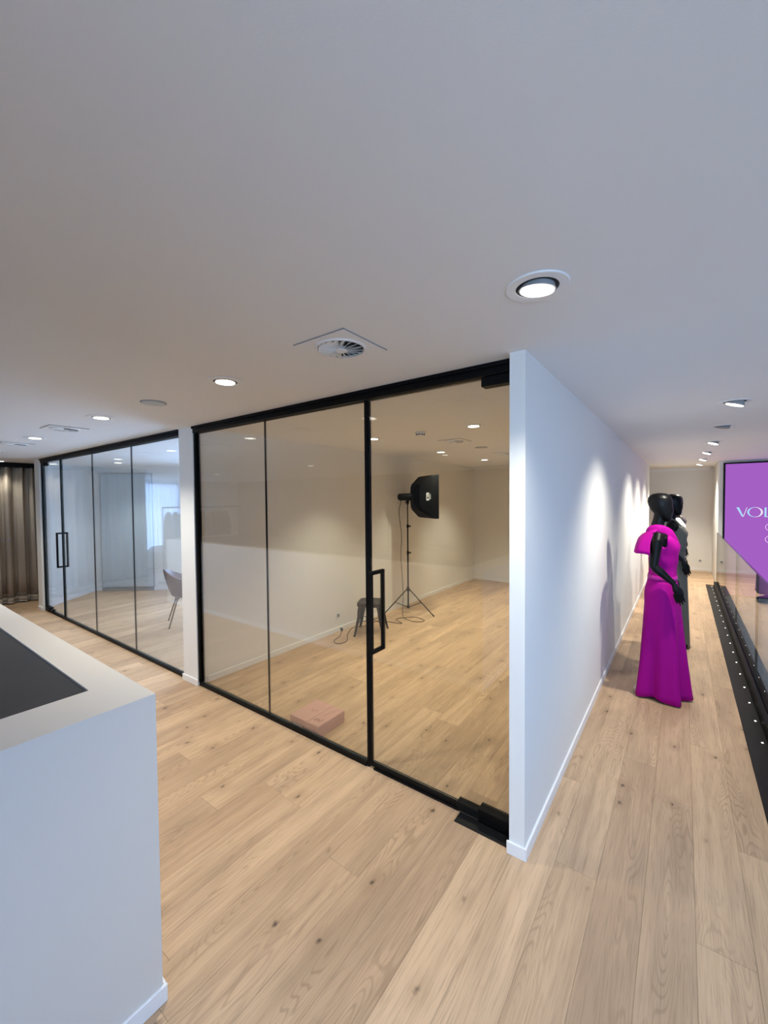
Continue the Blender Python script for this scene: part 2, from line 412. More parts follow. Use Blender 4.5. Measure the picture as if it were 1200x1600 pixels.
# wall behind the camera, with a wide window
m = MB(); m.box(-14, -.3, -5.1, -5, 0, ZC); m.box(3.5, 3.8, -5.1, -5, -3, ZC); m.box(-.3, 3.5, -5.1, -5, 2.3, ZC); m.box(-.3, 3.5, -5.1, -5, -3, 0)
struct(m.done('wall_back', M['darkwall']))  # unseen wall painted dark to keep the glass reflections dark
def window(n, a, b, axis, c, z0, z1, mull):
    r = thing('window_%d' % n, '', 'window'); del r['label'], r['category']; struct(r)
    t = .05
    def bx(mm, u0, u1, w0, w1, th):
        if axis == 'x': mm.box(u0, u1, c - th / 2, c + th / 2, w0, w1)
        else: mm.box(c - th / 2, c + th / 2, u0, u1, w0, w1)
    f = MB(); bx(f, a, b, z0, z0 + t, .07); bx(f, a, b, z1 - t, z1, .07); bx(f, a, a + t, z0 + t, z1 - t, .07); bx(f, b - t, b, z0 + t, z1 - t, .07)
    for k in range(1, mull): u = a + (b - a) * k / mull; bx(f, u - .02, u + .02, z0 + t, z1 - t, .06)
    f.done('window_frame', M['blackmatt'], r)
    for k in range(mull):
        g = MB(); bx(g, a + (b - a) * k / mull + .03, a + (b - a) * (k + 1) / mull - .03, z0 + t, z1 - t, .01); g.done('pane', M['glassw'], r)
    return r
window(1, -.3, 3.5, 'x', -5.05, 0, 2.3, 3)
m = MB(); m.box(-14, -13.5, -5, -2.75, 0, ZC); m.box(-14, -13.5, -.1, 12.3, 0, ZC); m.box(-14, -13.5, -2.75, -.1, 2.32, ZC); m.box(-14, -13.5, -2.75, -.1, 0, .1)
struct(m.done('wall_left', M['wall']))
window(2, -2.75, -.1, 'y', -13.55, .1, 2.32, 2)

# ---- left room: its slanted walls
def wall_seg(name, p, q, th, z0=0., z1=ZC, mat='wall'):
    p = Vector((*p, 0)); q = Vector((*q, 0)); d = (q - p).normalized(); n = Vector((-d.y, d.x, 0)) * th
    v = [p, q, q + n, p + n]; v = [Vector((a.x, a.y, z0)) for a in v] + [Vector((a.x, a.y, z1)) for a in v]
    f = [(3, 2, 1, 0), (4, 5, 6, 7), (0, 1, 5, 4), (1, 2, 6, 5), (2, 3, 7, 6), (3, 0, 4, 7)]
    return mesh(name, v, f, M[mat])
A = (-8.50, 2.10); B = (-9.33, 3.06); C2 = (-3.94, 7.41)
struct(wall_seg('wall_meeting_left', B, A, -.12))
def along(t): return (B[0] + (C2[0] - B[0]) * t, B[1] + (C2[1] - B[1]) * t)
m = [wall_seg('wall_meeting_back', along(.38), B, -.12), wall_seg('t', C2, along(.87), -.12), wall_seg('t', along(.87), along(.38), -.12, 2.25, ZC), wall_seg('t', along(.87), along(.38), -.12, 0, .12)]
mm = MB()
for o in m:
    mm.add([v.co for v in o.data.vertices], [tuple(p.vertices) for p in o.data.polygons]); bpy.data.objects.remove(o)
struct(mm.done('wall_meeting_back', M['wall']))
wl = (Vector((*along(.87), 0)) - Vector((*along(.38), 0))).length
added_w4 = window(4, 0, wl, 'x', .06, .12, 2.25, 3); added_w4.location = (*along(.38), 0); added_w4.rotation_euler = (0, 0, math.atan2(C2[1] - B[1], C2[0] - B[0]))  # hidden window added to tint the meeting room blue
def base_seg(name, p, q, side=1, h=.058, t=.012):
    o = wall_seg(name, p, q, t * side, 0, h, 'trim'); return struct(o)
base_seg('baseboard_meeting_left', B, A, 1); base_seg('baseboard_meeting_back', C2, B, 1)
struct(MB().box(-8.53, -8.31, 2.01, 2.13, 0, ZC).done('wall_post_left', M['wall']))
struct(MB().box(-8.54, -8.30, 1.998, 2.014, 0, .058, bev=.002).done('baseboard_post_left', M['trim']))
# baseboards
def bb(name, *a): return struct(MB().box(*a, bev=.003).done(name, M['trim']))
m = MB(); m.box(-.60, -.588, 1.933, 10.71, 0, .062, bev=.002); m.box(-.685, -.60, 1.933, 1.945, 0, .062, bev=.002)
struct(m.done('baseboard_passage', M['trim']))
bb('baseboard_studio_left', -3.69, -3.678, 2.12, 8.328, 0, .062)
bb('baseboard_studio_back', -3.69, -.675, 8.328, 8.34, 0, .062)
bb('baseboard_studio_right', -.687, -.675, 2.15, 8.328, 0, .062)
bb('baseboard_end', -4.0, .56, 12.188, 12.2, 0, .062)
bb('baseboard_pillar', -3.952, -3.678, 2.013, 2.026, 0, .062)
struct(MB().box(-4.1, .50, 12.14, 12.2, ZC - .055, ZC).done('trim_3', M['trim']))  # pale strip added along the top of the end wall

# ================================================================== GLASS FRONTS
ZT = 2.385          # underside of the top rail
def pane(parent, x0, x1, z0=.035, z1=ZT, y=YG, th=.012, name='glass_pane'):
    v = MB().box(x0, x1, y - th / 2, y + th / 2, z0, z1)
    v.m = [1 if abs(sum((v.v[i] for i in f), Vector()).y / 4 - y) < .001 else 0 for f in v.f]
    return mesh(name, v.v, v.f, [M['glass'], M['edge']], parent, fm=v.m)
def partition(label, xl, xr, joints, jamb_right):
    t = thing('glass_partition', label, 'glass wall', ((xl + xr) / 2, YG, 0))
    def add(name, mb, mat):
        o = mb.done(name, mat, t); o.location = (-(xl + xr) / 2, -YG, 0); return o
    tr = MB(); tr.box(xl, xr, 2.025, 2.095, ZT, ZC - .001, bev=.002); tr.box(xl, xr, 2.012, 2.03, ZC - .022, ZC - .001)
    add('top_rail', tr, M['black'])
    return t, add
# studio front
t, add = partition('tall black-framed clear glass wall of the studio between two white wall ends', -3.69, -.676, [], True)
add('bottom_rail', MB().box(-3.69, -1.655, 2.04, 2.08, 0, .034, bev=.002), M['black'])
add('threshold', MB().box(-1.60, -1.0, 2.04, 2.08, 0, .012, bev=.002), M['black'])
add('jamb', MB().box(-3.69, -3.665, 2.035, 2.085, .034, ZT), M['black'])
add('jamb', MB().box(-.688, -.676, 2.03, 2.09, .03, ZT), M['black'])
add('mullion', MB().box(-1.655, -1.636, 2.048, 2.075, .0, ZT, bev=.002), M['black'])
for a, b in ((-3.665, -2.672), (-2.666, -1.655)):
    o = pane(t, a, b); o.location = (-(-3.69 - .676) / 2, -YG, 0)
add('glass_joint', MB().box(-2.672, -2.666, YG - .007, YG + .007, .036, ZT), M['joint'])
def glass_door(label, x0, x1, pivot_right, hx):
    d = thing('glass_door', label, 'door', ((x0 + x1) / 2, YG, 0)); lx = -(x0 + x1) / 2
    def add(name, mb, mat):
        o = mb.done(name, mat, d); o.location = (lx, -YG, 0); return o
    o = pane(d, x0 + .004, x1 - .004, .05, ZT - .006); o.location = (lx, -YG, 0)
    s = MB()
    if pivot_right: s.box(x0 + .001, x0 + .019, YG - .011, YG + .011, .018, ZT - .006, bev=.002)
    else: s.box(x1 - .019, x1 - .001, YG - .011, YG + .011, .018, ZT - .006, bev=.002)
    add('edge_profile', s, M['black'])
    s = MB(); s.box(x0 + .002, x1 - .002, YG - .012, YG + .012, .014, .036, bev=.002); add('bottom_profile', s, M['black'])
    # patch fittings: two-piece shoe at the foot and a block at the head
    px = x1 if pivot_right else x0; sg = -1 if pivot_right else 1
    def bxs(mm, a, b, *r): mm.box(min(px + sg * a, px + sg * b), max(px + sg * a, px + sg * b), *r, bev=.002)
    s = MB(); bxs(s, .0, .165, YG - .03, YG + .03, ZT - .052, ZT - .004); add('head_pivot', s, M['black'])
    s = MB(); bxs(s, .0, .185, YG - .032, YG + .032, .012, .078); add('foot_pivot', s, M['black'])
    s = MB(); bxs(s, .185, .315, YG - .024, YG + .024, .012, .058); add('foot_clamp', s, M['blackmatt'])
    # ring handle passing through the glass
    h = MB(); b = .0115; y0, y1, z0, z1 = YG - .062, YG + .062, .775, 1.30
    h.box(hx - b, hx + b, y0 - b, y0 + b, z0, z1, bev=.002); h.box(hx - b, hx + b, y1 - b, y1 + b, z0, z1, bev=.002)
    h.box(hx - b, hx + b, y0 + b, y1 - b, z0, z0 + 2 * b, bev=.002); h.box(hx - b, hx + b, y0 + b, y1 - b, z1 - 2 * b, z1, bev=.002)
    add('handle', h, M['black'])
    return d
glass_door('studio glass door with black pivot shoe beside the white wall end', -1.634, -.69, True, -1.572)
tag(MB().box(-.985, -.677, 1.962, 2.04, 0, .004, bev=.001).done('floor_spring_cover', M['strip']), 'black metal floor plate in front of the studio door pivot', 'floor plate')
# meeting room front
t, add = partition('black-framed glass wall of the far left meeting room, joined from frameless panes', -8.31, -3.94, [], True)
cx = -(-8.31 - 3.94) / 2
add('bottom_rail', MB().box(-7.424, -3.94, 2.04, 2.08, 0, .034, bev=.002), M['black'])
add('threshold', MB().box(-8.31, -7.44, 2.04, 2.08, 0, .012, bev=.002), M['black'])
add('jamb', MB().box(-8.31, -8.285, 2.035, 2.085, .02, ZT), M['black'])
add('mullion', MB().box(-7.444, -7.424, 2.045, 2.075, 0, ZT, bev=.002), M['black'])
xs = [-7.424, -6.235, -5.07, -3.94]
for a, b in zip(xs[:-1], xs[1:]):
    o = pane(t, a + .003, b - .003); o.location = (cx, -YG, 0)
for x in xs[1:-1]: add('glass_joint', MB().box(x - .004, x + .004, YG - .007, YG + .007, .036, ZT), M['joint'])
glass_door('narrow glass door of the meeting room at the far left beside the curtain', -8.283, -7.446, False, -7.49)

# ================================================================== COUNTER
c = thing('reception_counter', 'long white reception counter with dark inlaid top in the left foreground', 'counter', (-4.3, .45, 0))
CX, CY, CH = -1.45, .645, 1.093
def addc(name, mb, mat):
    o = mb.done(name, mat, c); o.location = (4.3, -.45, 0); return o
XL = -7.25; YB = -.62
m = MB()
u = [(XL, YB), (XL + .215, YB), (XL + .215, CY - .125), (CX - .215, CY - .125), (CX - .215, YB), (CX, YB), (CX, CY), (XL, CY)]
m.add([(x, y, 0) for x, y in u] + [(x, y, CH) for x, y in u], [tuple(range(7, -1, -1)), tuple(range(8, 16))] + [(i, (i + 1) % 8, (i + 1) % 8 + 8, i + 8) for i in range(8)])
addc('body', m, M['counter'])
addc('dark_top', MB().box(XL + .216, CX - .216, YB, CY - .127, CH - .05, CH - .006, bev=.002), M['inlay'])
m = MB(); m.box(XL, CX, CY, CY + .012, 0, .062, bev=.003); m.box(CX, CX + .012, YB, CY + .012, 0, .062, bev=.003)
addc('skirting', m, M['trim'])

# ================================================================== BALUSTRADE
XR = .55
b = thing('glass_balustrade', 'frameless glass balustrade in a black shoe along the stair opening', 'railing', (XR, 5, 0))
def addb(name, mb, mat, **k):
    o = mb.done(name, mat, b, **k); o.location = (-XR, -5, 0); return o
m = MB(); m.box(XR - .045, XR - .012, -1.9, 10.24, -.02, .095, bev=.003); m.box(XR + .012, XR + .045, -1.9, 10.24, -.02, .095, bev=.003); m.box(XR - .012, XR + .012, -1.9, 10.24, -.02, .03)
addb('base_shoe', m, M['black'])
ys = [10.235, 8.35, 6.63, 4.92, 3.2, 1.48, -.24, -1.9]
for ya, yb in zip(ys[1:], ys[:-1]):
    v = MB().box(XR - .0085, XR + .0085, ya + .004, yb - .004, .031, 1.06)
    fm = [0 if abs(abs(sum((v.v[i] for i in f), Vector()).x / 4 - XR) - .0085) < .0005 else 1 for f in v.f]
    o = mesh('glass_pane', v.v, v.f, [M['railglass'], M['edge']], b, fm=fm); o.location = (-XR, -5, 0)
s = thing('floor_light_strip', 'flat black floor strip with small round lights along the balustrade foot', 'floor strip', (.44, 5, 0))
o = MB().box(.386, XR - .046, -1.9, 10.24, -.02, .004, bev=.001).done('strip_plate', M['strip'], s); o.location = (-.44, -5, 0)
dm = MB().lathe([(.0065, 0), (.0065, .002), (.005, .003)], 12)
k = 0
first = None
y = 3.87 - .35 * 5
while y < 10.2:
    if first is None:
        first = dm.done('floor_light', M['led'], s); o = first
    else:
        o = first.copy(); COL.objects.link(o)
    o.location = (.474 - .44, y - 5, .004); y += .35

# ================================================================== SCREEN
YS = 10.175
sc_ = thing('led_screen', 'large purple advertising screen above the stair opening at the right edge', 'screen', (2.2, YS, 1.2))
def adds(name, mb, mat, **k):
    o = mb.done(name, mat, sc_, **k); o.location = (-2.2, -YS, -1.2); return o
SX0, SX1, SZ0, SZ1 = .652, 3.4, -.12, 2.375
adds('casing', MB().box(SX0 - .028, SX1 + .02, YS, YS + .06, SZ0 - .02, SZ1 + .03), M['black'])
adds('display', MB().box(SX0, SX1, YS - .006, YS - .0005, SZ0, SZ1), M['screen'])
yl = YS - .0075
def poly(pts, mb):
    n = len(pts); mb.add([(x, yl, z) for x, z in pts] + [(x, yl + .0012, z) for x, z in pts], [tuple(range(n)), tuple(range(2 * n - 1, n - 1, -1))] + [(i, (i + 1) % n, (i + 1) % n + n, i + n) for i in range(n)])
    return mb
def shear_x(px): return px
# letters measured from the photograph
LZ0, LZ1 = 1.376, 1.552
x = .838
m = MB(); poly([(x + .062, LZ0), (x + .085, LZ0), (x + .018, LZ1), (x - .004 - .016, LZ1)], m); adds('letter', m, M['letterblue'])
m = MB(); poly([(x + .085, LZ0), (x + .078, LZ0 + .01), (x + .128, LZ1), (x + .136, LZ1)], m); adds('letter', m, M['letter'])
def ring(cx, cz, ro, rz, tx, tz, a0, a1, mat, n=40):
    m = MB(); P = []
    for i in range(n + 1):
        a = a0 + (a1 - a0) * i / n; P.append(((cx + ro * math.cos(a), cz + rz * math.sin(a)), (cx + (ro - tx) * math.cos(a), cz + (rz - tz) * math.sin(a))))
    rows = [[Vector((p[0][0], yl, p[0][1])), Vector((p[1][0], yl, p[1][1]))] for p in P]
    m.sheet(rows, .0014); adds('letter', m, mat)
ring(1.082, 1.464, .108, .092, .026, .007, PI * .5, PI * 1.5, M['letterblue']); ring(1.082, 1.464, .108, .092, .026, .007, -PI * .5, PI * .5, M['letter'])
m = MB(); m.box(1.212, 1.238, yl, yl + .0012, LZ0, LZ1); adds('letter', m, M['letterblue']); m = MB(); m.box(1.238, 1.33, yl, yl + .0012, LZ0, LZ0 + .010); adds('letter', m, M['letter'])
ring(1.36, 1.19, .135, .09, .009, .007, PI * .28, PI * 1.72, M['ring']); ring(1.36, .965, .135, .09, .009, .007, PI * .28, PI * 1.72, M['ring'])

# ================================================================== CEILING FITTINGS
def downlight(label, x, y, tilt=(0, 0), on=True, power=SPOT_W, r=.1, size=112, drop=.006, color=WARM):
    d = thing('recessed_downlight', label, 'ceiling light', (x, y, ZC))
    m = MB(); ri = r * .68
    m.lathe([(ri, -.001), (ri, -.006), (r * .97, -.006), (r, -.003), (r, -.001)], 40, cap=False)
    m.f.append(None); m.f.pop()
    # close the ring
    n = 40; a0 = 4 * n; m.f += [(a0 + j, a0 + (j + 1) % n, (j + 1) % n, j) for j in range(n)]; m.m += [0] * n
    autosmooth(m.done('flange', M['ceil'], d))
    m = MB(); m.lathe([(ri * .995, -.0015), (ri * .995, -.003)], 32); m.done('recess', M['recess'], d)
    # gimbal body: flat top under the ceiling, tilted face
    q = Vector((0, 0, 1)).rotation_difference(Vector((math.sin(tilt[0]), math.sin(tilt[1]), 1)).normalized())
    rl = ri * .86; lift = drop + rl * math.sin(max(abs(tilt[0]), abs(tilt[1])))
    face = [q @ Vector((rl * math.cos(2 * PI * j / 32), rl * math.sin(2 * PI * j / 32), 0)) + Vector((0, 0, -lift)) for j in range(32)]
    face2 = [q @ Vector((rl * .9 * math.cos(2 * PI * j / 32), rl * .9 * math.sin(2 * PI * j / 32), -.001)) + Vector((0, 0, -lift)) for j in range(32)]
    top = [Vector((rl * .93 * math.cos(2 * PI * j / 32), rl * .93 * math.sin(2 * PI * j / 32), -.003)) for j in range(32)]
    autosmooth(MB().loft([top, face]).done('gimbal', M['greyplastic'], d))
    autosmooth(MB().loft([face2, [p + q @ Vector((0, 0, -.003)) for p in face2]]).done('lens', M['lens'] if on else M['greyplastic'], d))
    if on:
        l = bpy.data.lights.new('downlight_beam', 'SPOT'); l.energy = power; l.color = color; l.spot_size = R_(size); l.spot_blend = 1.0; l.shadow_soft_size = .035
        lo = bpy.data.objects.new('downlight_beam', l); COL.objects.link(lo); lo.parent = d
        dirn = q @ Vector((0, 0, -1)); lo.location = Vector((0, 0, -lift)) + dirn * .03
        lo.rotation_euler = dirn.to_track_quat('-Z', 'Y').to_euler()
    return d
downlight('large round ceiling downlight above the white wall end nearest the viewer', -.393, 1.395, (.12, -.08), power=SPOT_W * .72)
downlight('ceiling downlight between the air diffuser and the round speaker', -2.15, 1.385)
downlight('ceiling downlight between the round speaker and the square diffuser', -3.855, 1.346)
downlight('small ceiling downlight between the two square diffusers at the left', -5.61, 1.336)
downlight('ceiling downlight at the left picture edge near the curtain', -7.36, 1.33)
for i, (x, y) in enumerate(((.296, 3.92), (.303, 5.19), (.296, 6.58), (.285, 8.0), (.282, 9.42), (.272, 10.83))):
    nm = ['first and nearest tilted downlight in the row over the passage', 'unlit downlight in the row over the passage', 'first lit downlight behind the unlit one over the passage', 'second lit downlight behind the unlit one over the passage', 'third lit downlight behind the unlit one over the passage', 'farthest downlight over the passage near the end wall'][i]
    downlight(nm, x, y, [(.34, -.05), (.2, 0), (.32, .06), (.30, .08), (.25, .08), (.2, .05)][i], i != 1, SPOT_W * [1.2, 1, 1.45, 1.5, 1.8, 2.2][i], size=112, color=PASSAGE)
downlight('studio ceiling downlight nearest the glass door', -1.607, 3.638, power=SPOT_W * .9, size=100, color=STUDIO)
downlight('studio ceiling downlight beside the black mullion', -2.84, 3.68, power=SPOT_W * .9, size=100, color=STUDIO)
downlight('studio ceiling downlight above the softbox lamp', -2.868, 5.335, power=SPOT_W * .9, size=100, color=STUDIO)
downlight('studio ceiling downlight nearest the back corner', -2.832, 6.872, power=SPOT_W * .9, size=100, color=STUDIO)
downlight('studio ceiling downlight hidden behind the white wall end', -1.607, 5.33, power=SPOT_W * .9, size=100, color=STUDIO)
downlight('studio ceiling downlight deepest behind the white wall end', -1.607, 6.87, power=SPOT_W * .9, size=100, color=STUDIO)
downlight('meeting room downlight close to the grey cabinet', -8.05, 3.05, power=SPOT_W * .62, color=COOL)
downlight('meeting room downlight over the middle of the floor', -6.3, 3.9, power=SPOT_W * .62, color=COOL)  # out-of-view lamp added to light the meeting room
downlight('meeting room downlight above the brown chair', -4.6, 3.3, power=SPOT_W * .62, color=COOL)  # second hidden lamp added for the meeting room's light
# showroom behind the counter
downlight('downlight close to the taupe curtain at the far left', -9.12, 1.70, power=SPOT_W * .22)
for i, (x, y) in enumerate(((-3.0, -1.6), (-6.0, -1.6), (-9.8, -1.9), (-11.5, 1.5), (0.0, -2.2))):
    downlight(['showroom downlight behind the middle of the counter', 'showroom downlight behind the left half of the counter', 'showroom downlight above the clothes rail', 'showroom downlight beyond the taupe curtain', 'showroom downlight behind the viewer'][i], x, y, power=SPOT_W * .45)

def diffuser(label, x, y, s=.295, rot=.3):
    d = thing('air_diffuser', label, 'vent', (x, y, ZC)); h = s / 2; ro = h * .80
    # square plate with a round opening
    n = 48; m = MB()
    sq = []
    for j in range(n):
        a = 2 * PI * j / n; c_, s_ = math.cos(a), math.sin(a); k = h / max(abs(c_), abs(s_)); sq.append((c_ * k, s_ * k))
    rings = [[Vector((p[0], p[1], -.001)) for p in sq], [Vector((p[0], p[1], -.006)) for p in sq],
             [Vector((ro * math.cos(2 * PI * j / n), ro * math.sin(2 * PI * j / n), -.006)) for j in range(n)],
             [Vector((ro * .97 * math.cos(2 * PI * j / n), ro * .97 * math.sin(2 * PI * j / n), -.012)) for j in range(n)],
             [Vector((ro * .90 * math.cos(2 * PI * j / n), ro * .90 * math.sin(2 * PI * j / n), -.012)) for j in range(n)],
             [Vector((ro * .88 * math.cos(2 * PI * j / n), ro * .88 * math.sin(2 * PI * j / n), -.001)) for j in range(n)]]
    autosmooth(MB().loft(rings, closed=True).done('plate', M['ceil'], d), 30)
    hh = h + .003
    fr = MB(); fr.box(-hh, -h, -hh, hh, -.0045, -.0005); fr.box(h, hh, -hh, hh, -.0045, -.0005); fr.box(-h, h, -hh, -h, -.0045, -.0005); fr.box(-h, h, h, hh, -.0045, -.0005); fr.done('shadow_gap', M['greyplastic'], d)  # grey strips paint the shade of the gap round the plate
    MB().lathe([(ro * .88, -.0012), (ro * .88, -.0022)], 40).done('plenum', M['recess'], d)
    autosmooth(MB().lathe([(ro * .24, -.003), (ro * .24, -.016), (ro * .2, -.02)], 24).done('hub', M['plastic'], d))
    me = None; nb = 18
    for k in range(nb):
        if me is None:
            r0, r1 = ro * .2, ro * .86
            rows = []
            for i in range(4):
                t = i / 3; r = r0 + (r1 - r0) * t; wd = .008 + .016 * t
                rows.append([Vector((r, -wd * .5, -.018)), Vector((r, wd * .5, -.004))])
            bl = MB().sheet(rows, .0016).done('blade', M['plastic'], d); me = bl
        else:
            bl = me.copy(); COL.objects.link(bl)
        bl.rotation_euler = (0, 0, rot + 2 * PI * k / nb)
    return d
diffuser('square swirl air diffuser in the ceiling above the studio front', -1.262, 1.40)
diffuser('square swirl air diffuser left of the round speaker', -4.70, 1.34)
diffuser('square swirl air diffuser near the left picture edge', -6.36, 1.33)
diffuser('swirl air diffuser in the studio ceiling beside the smoke detector', -2.20, 4.43)
diffuser('swirl air diffuser deeper in the studio ceiling', -2.20, 6.15)
def speaker(label, x, y):
    d = thing('ceiling_speaker', label, 'speaker', (x, y, ZC))
    autosmooth(MB().lathe([(.083, -.001), (.083, -.006), (.078, -.008)], 36).done('rim', M['greyplastic'], d))  # grey rim paints the shadow edge round the speaker
    autosmooth(MB().lathe([(.074, -.0075), (.074, -.010), (.04, -.0115)], 36).done('grille', M['cabinet'], d))
speaker('flat round speaker in the ceiling left of the lit downlight', -3.0, 1.37)
speaker('flat round speaker in the studio ceiling', -2.20, 5.23)
d = thing('smoke_detector', 'small white round smoke detector on the studio ceiling', 'detector', (-2.19, 3.63, ZC))
autosmooth(MB().lathe([(.055, -.001), (.055, -.018), (.05, -.02)], 28).done('base', M['plastic'], d))
autosmooth(MB().lathe([(.045, -.02), (.044, -.034), (.03, -.042)], 28).done('cap', M['plastic'], d))
m = MB()
for k in range(10):
    a = 2 * PI * k / 10; m.box(-.008, .008, -.0015, .0015, -.036, -.024, mat=Matrix.Rotation(a + PI / 2, 4, 'Z') @ Matrix.Translation((0, -.0455, 0)))
m.done('vent_slot', M['recess'], d)

# ================================================================== SOCKETS
def socket(label, loc, rz):
    d = thing('wall_socket', label, 'socket', loc, rz)      # local: +Y points out of the wall
    MB().box(-.04, .04, 0, .009, -.04, .04, bev=.003).done('plate', M['plastic'], d)
    r = [[Vector((.026 * k * math.cos(2 * PI * j / 24), yy, .026 * k * math.sin(2 * PI * j / 24))) for j in range(24)] for k, yy in ((1, .0092), (.96, .0105), (.85, .0105), (.8, .0094))]
    autosmooth(MB().loft(r).done('cup', M['greyplastic'], d))
    for sx in (-.0095, .0095):
        rr = [[Vector((sx + .003 * math.cos(2 * PI * j / 10), yy, .003 * math.sin(2 * PI * j / 10))) for j in range(10)] for yy in (.0094, .0112)]
        MB().loft(rr).done('pin_hole', M['recess'], d)
socket('white wall socket low on the studio wall near the black stool', (-3.69, 3.975, .215), -PI / 2)
socket('white wall socket low on the end wall of the passage', (.345, 12.2, .245), PI)

# ================================================================== PINK BOX
p = thing('gift_box', 'salmon pink cardboard box on the studio floor behind the glass', 'box', (-2.285, 2.222, 0))
bx0, bx1, by0, by1, bh = -.155, .15, -.145, .14, .092
MB().box(bx0, bx1, by0, by1, 0, bh * .52, bev=.002).done('box_base', M['pink'], p)
MB().box(bx0 - .002, bx1 + .002, by0 - .002, by1 + .002, bh * .535, bh - .004, bev=.002).done('lid', M['pink'], p)
MB().box(bx0 - .002, .026, by0 - .002, by1 + .002, bh - .0035, bh, bev=.001).done('lid_flap', M['pink'], p)
MB().box(.029, bx1 + .002, by0 - .002, by1 + .002, bh - .0035, bh, bev=.001).done('lid_flap', M['pink'], p)
m = MB(); m.box(-.012, -.002, by0 - .004, by0 - .0005, .0, bh * .5); m.done('front_tab', M['pinkdark'], p)
m = MB(); m.box(-.12, -.03, by0 - .003, by0 - .0005, .012, bh * .42); m.done('address_label', M['label'], p)
def strokes(name, segs, wd, z, parent, mat):
    m = MB()
    for (xa, ya), (xb, yb) in segs:
        a = Vector((xa, ya, 0)); b2 = Vector((xb, yb, 0)); L2 = (b2 - a).length; an = math.atan2(yb - ya, xb - xa)
        m.box(0, L2, -wd / 2, wd / 2, z, z + .0006, mat=Matrix.Translation((xa, ya, 0)) @ Matrix.Rotation(an, 4, 'Z'))
    return m.done(name, mat, parent)
strokes('printed_mark', [((-.075, .02), (-.055, -.015)), ((-.055, -.015), (-.02, .02))], .004, bh, p, M['pinkdark'])
strokes('printed_mark', [((.055, -.06), (.07, -.095)), ((.07, -.095), (.082, -.06)), ((.085, -.07), (.1, -.1)), ((.1, -.1), (.115, -.055)), ((.05, -.1), (.062, -.085))], .006, bh, p, M['pinkdark'])
strokes('printed_mark', [((.075, -.01), (.085, .05)), ((.09, .06), (.1, .085))], .003, bh, p, M['pinkdark'])

# ================================================================== STOOL
s = thing('metal_stool', 'low black metal stool on the studio floor behind the door handle', 'stool', (-3.30, 4.20, 0), R_(28))
h = .42
def rsq(hw, z, n=32, e=5):
    r = []
    for j in range(n):
        a = 2 * PI * j / n; c_, s_ = math.cos(a), math.sin(a); k = hw / (abs(c_) ** e + abs(s_) ** e) ** (1 / e); r.append(Vector((c_ * k, s_ * k, z)))
    return r
autosmooth(MB().loft([rsq(.163, h - .045), rsq(.172, h - .046), rsq(.173, h - .008), rsq(.165, h), rsq(.12, h - .004), rsq(.03, h - .006)]).done('seat', M['black'], s))
for sx in (-1, 1):
    for sy in (-1, 1):
        rows = []
        for k in range(9):
            t = k / 8; z = (h - .02) * (1 - t); sp = .125 + .065 * t + .012 * math.sin(PI * min(1, t * 3))
            wv = .066 * (1 - t) + .018 * t
            rows.append([Vector((sx * (sp - wv * .75), sy * (sp + .012), z)), Vector((sx * (sp + .006), sy * (sp + .006), z)), Vector((sx * (sp + .012), sy * (sp - wv * .75), z))])
        lg = MB().sheet(rows, .004).done('leg', M['black'], s)
        MB().box(sx * .192 - .011, sx * .192 + .011, sy * .192 - .011, sy * .192 + .011, 0, .014, bev=.002).done('foot_cap', M['rubber'], lg)
m = MB()
m.tube([(-.155, -.155, .17), (.155, .155, .17)], .005, 8); m.tube([(-.155, .155, .176), (.155, -.155, .176)], .005, 8)
m.done('cross_brace', M['black'], s)

# ================================================================== STUDIO LIGHT
g = thing('studio_light', 'black softbox lamp on a tripod stand in the studio corner', 'studio light', (-3.42, 5.28, 0))
HZ = 1.79
m = MB(); m.tube([(0, 0, .07), (0, 0, .95)], .0125, 12); m.tube([(0, 0, .93), (0, 0, 1.35)], .0105, 12); m.tube([(0, 0, 1.33), (0, 0, HZ - .06)], .008, 12)
autosmooth(m.done('pole', M['black'], g))
for z in (.93, 1.34):
    m = MB(); m.lathe([(.017, z - .025), (.019, z - .02), (.019, z + .02), (.015, z + .025)], 14); m.box(.012, .045, -.006, .006, z - .008, z + .008, bev=.002); m.lathe([(.009, 0), (.011, .006), (.011, .022), (.006, .024)], 10, c=(.045, 0, z - .011))
    autosmooth(m.done('clamp_collar', M['blackmatt'], g))
m = MB(); m.lathe([(.02, .33), (.024, .34), (.024, .385), (.016, .40)], 14); m.lathe([(.018, .065), (.02, .07), (.02, .10), (.015, .105)], 14)
autosmooth(m.done('leg_hub', M['blackmatt'], g))
for a in (R_(2), R_(122), R_(242)):
    c_, s_ = math.cos(a), math.sin(a); rl = .44 if a > R_(100) and a < R_(200) else .44
    if R_(100) < a < R_(200): rl = .40
    m = MB(); m.tube([(c_ * .02, s_ * .02, .365), (c_ * rl * .97, s_ * rl * .97, .02)], .0085, 8)
    lg = m.done('leg', M['black'], g)
    autosmooth(MB().tube([(c_ * rl * .95, s_ * rl * .95, .03), (c_ * rl, s_ * rl, .012), (c_ * rl * 1.01, s_ * rl * 1.01, .0)], [.010, .012, .008], 8).done('foot', M['rubber'], lg))
    t = .52
    MB().tube([(c_ * .015, s_ * .015, .085), (c_ * rl * t, s_ * rl * t, .365 + (.02 - .365) * t)], .006, 6).done('brace', M['black'], g)
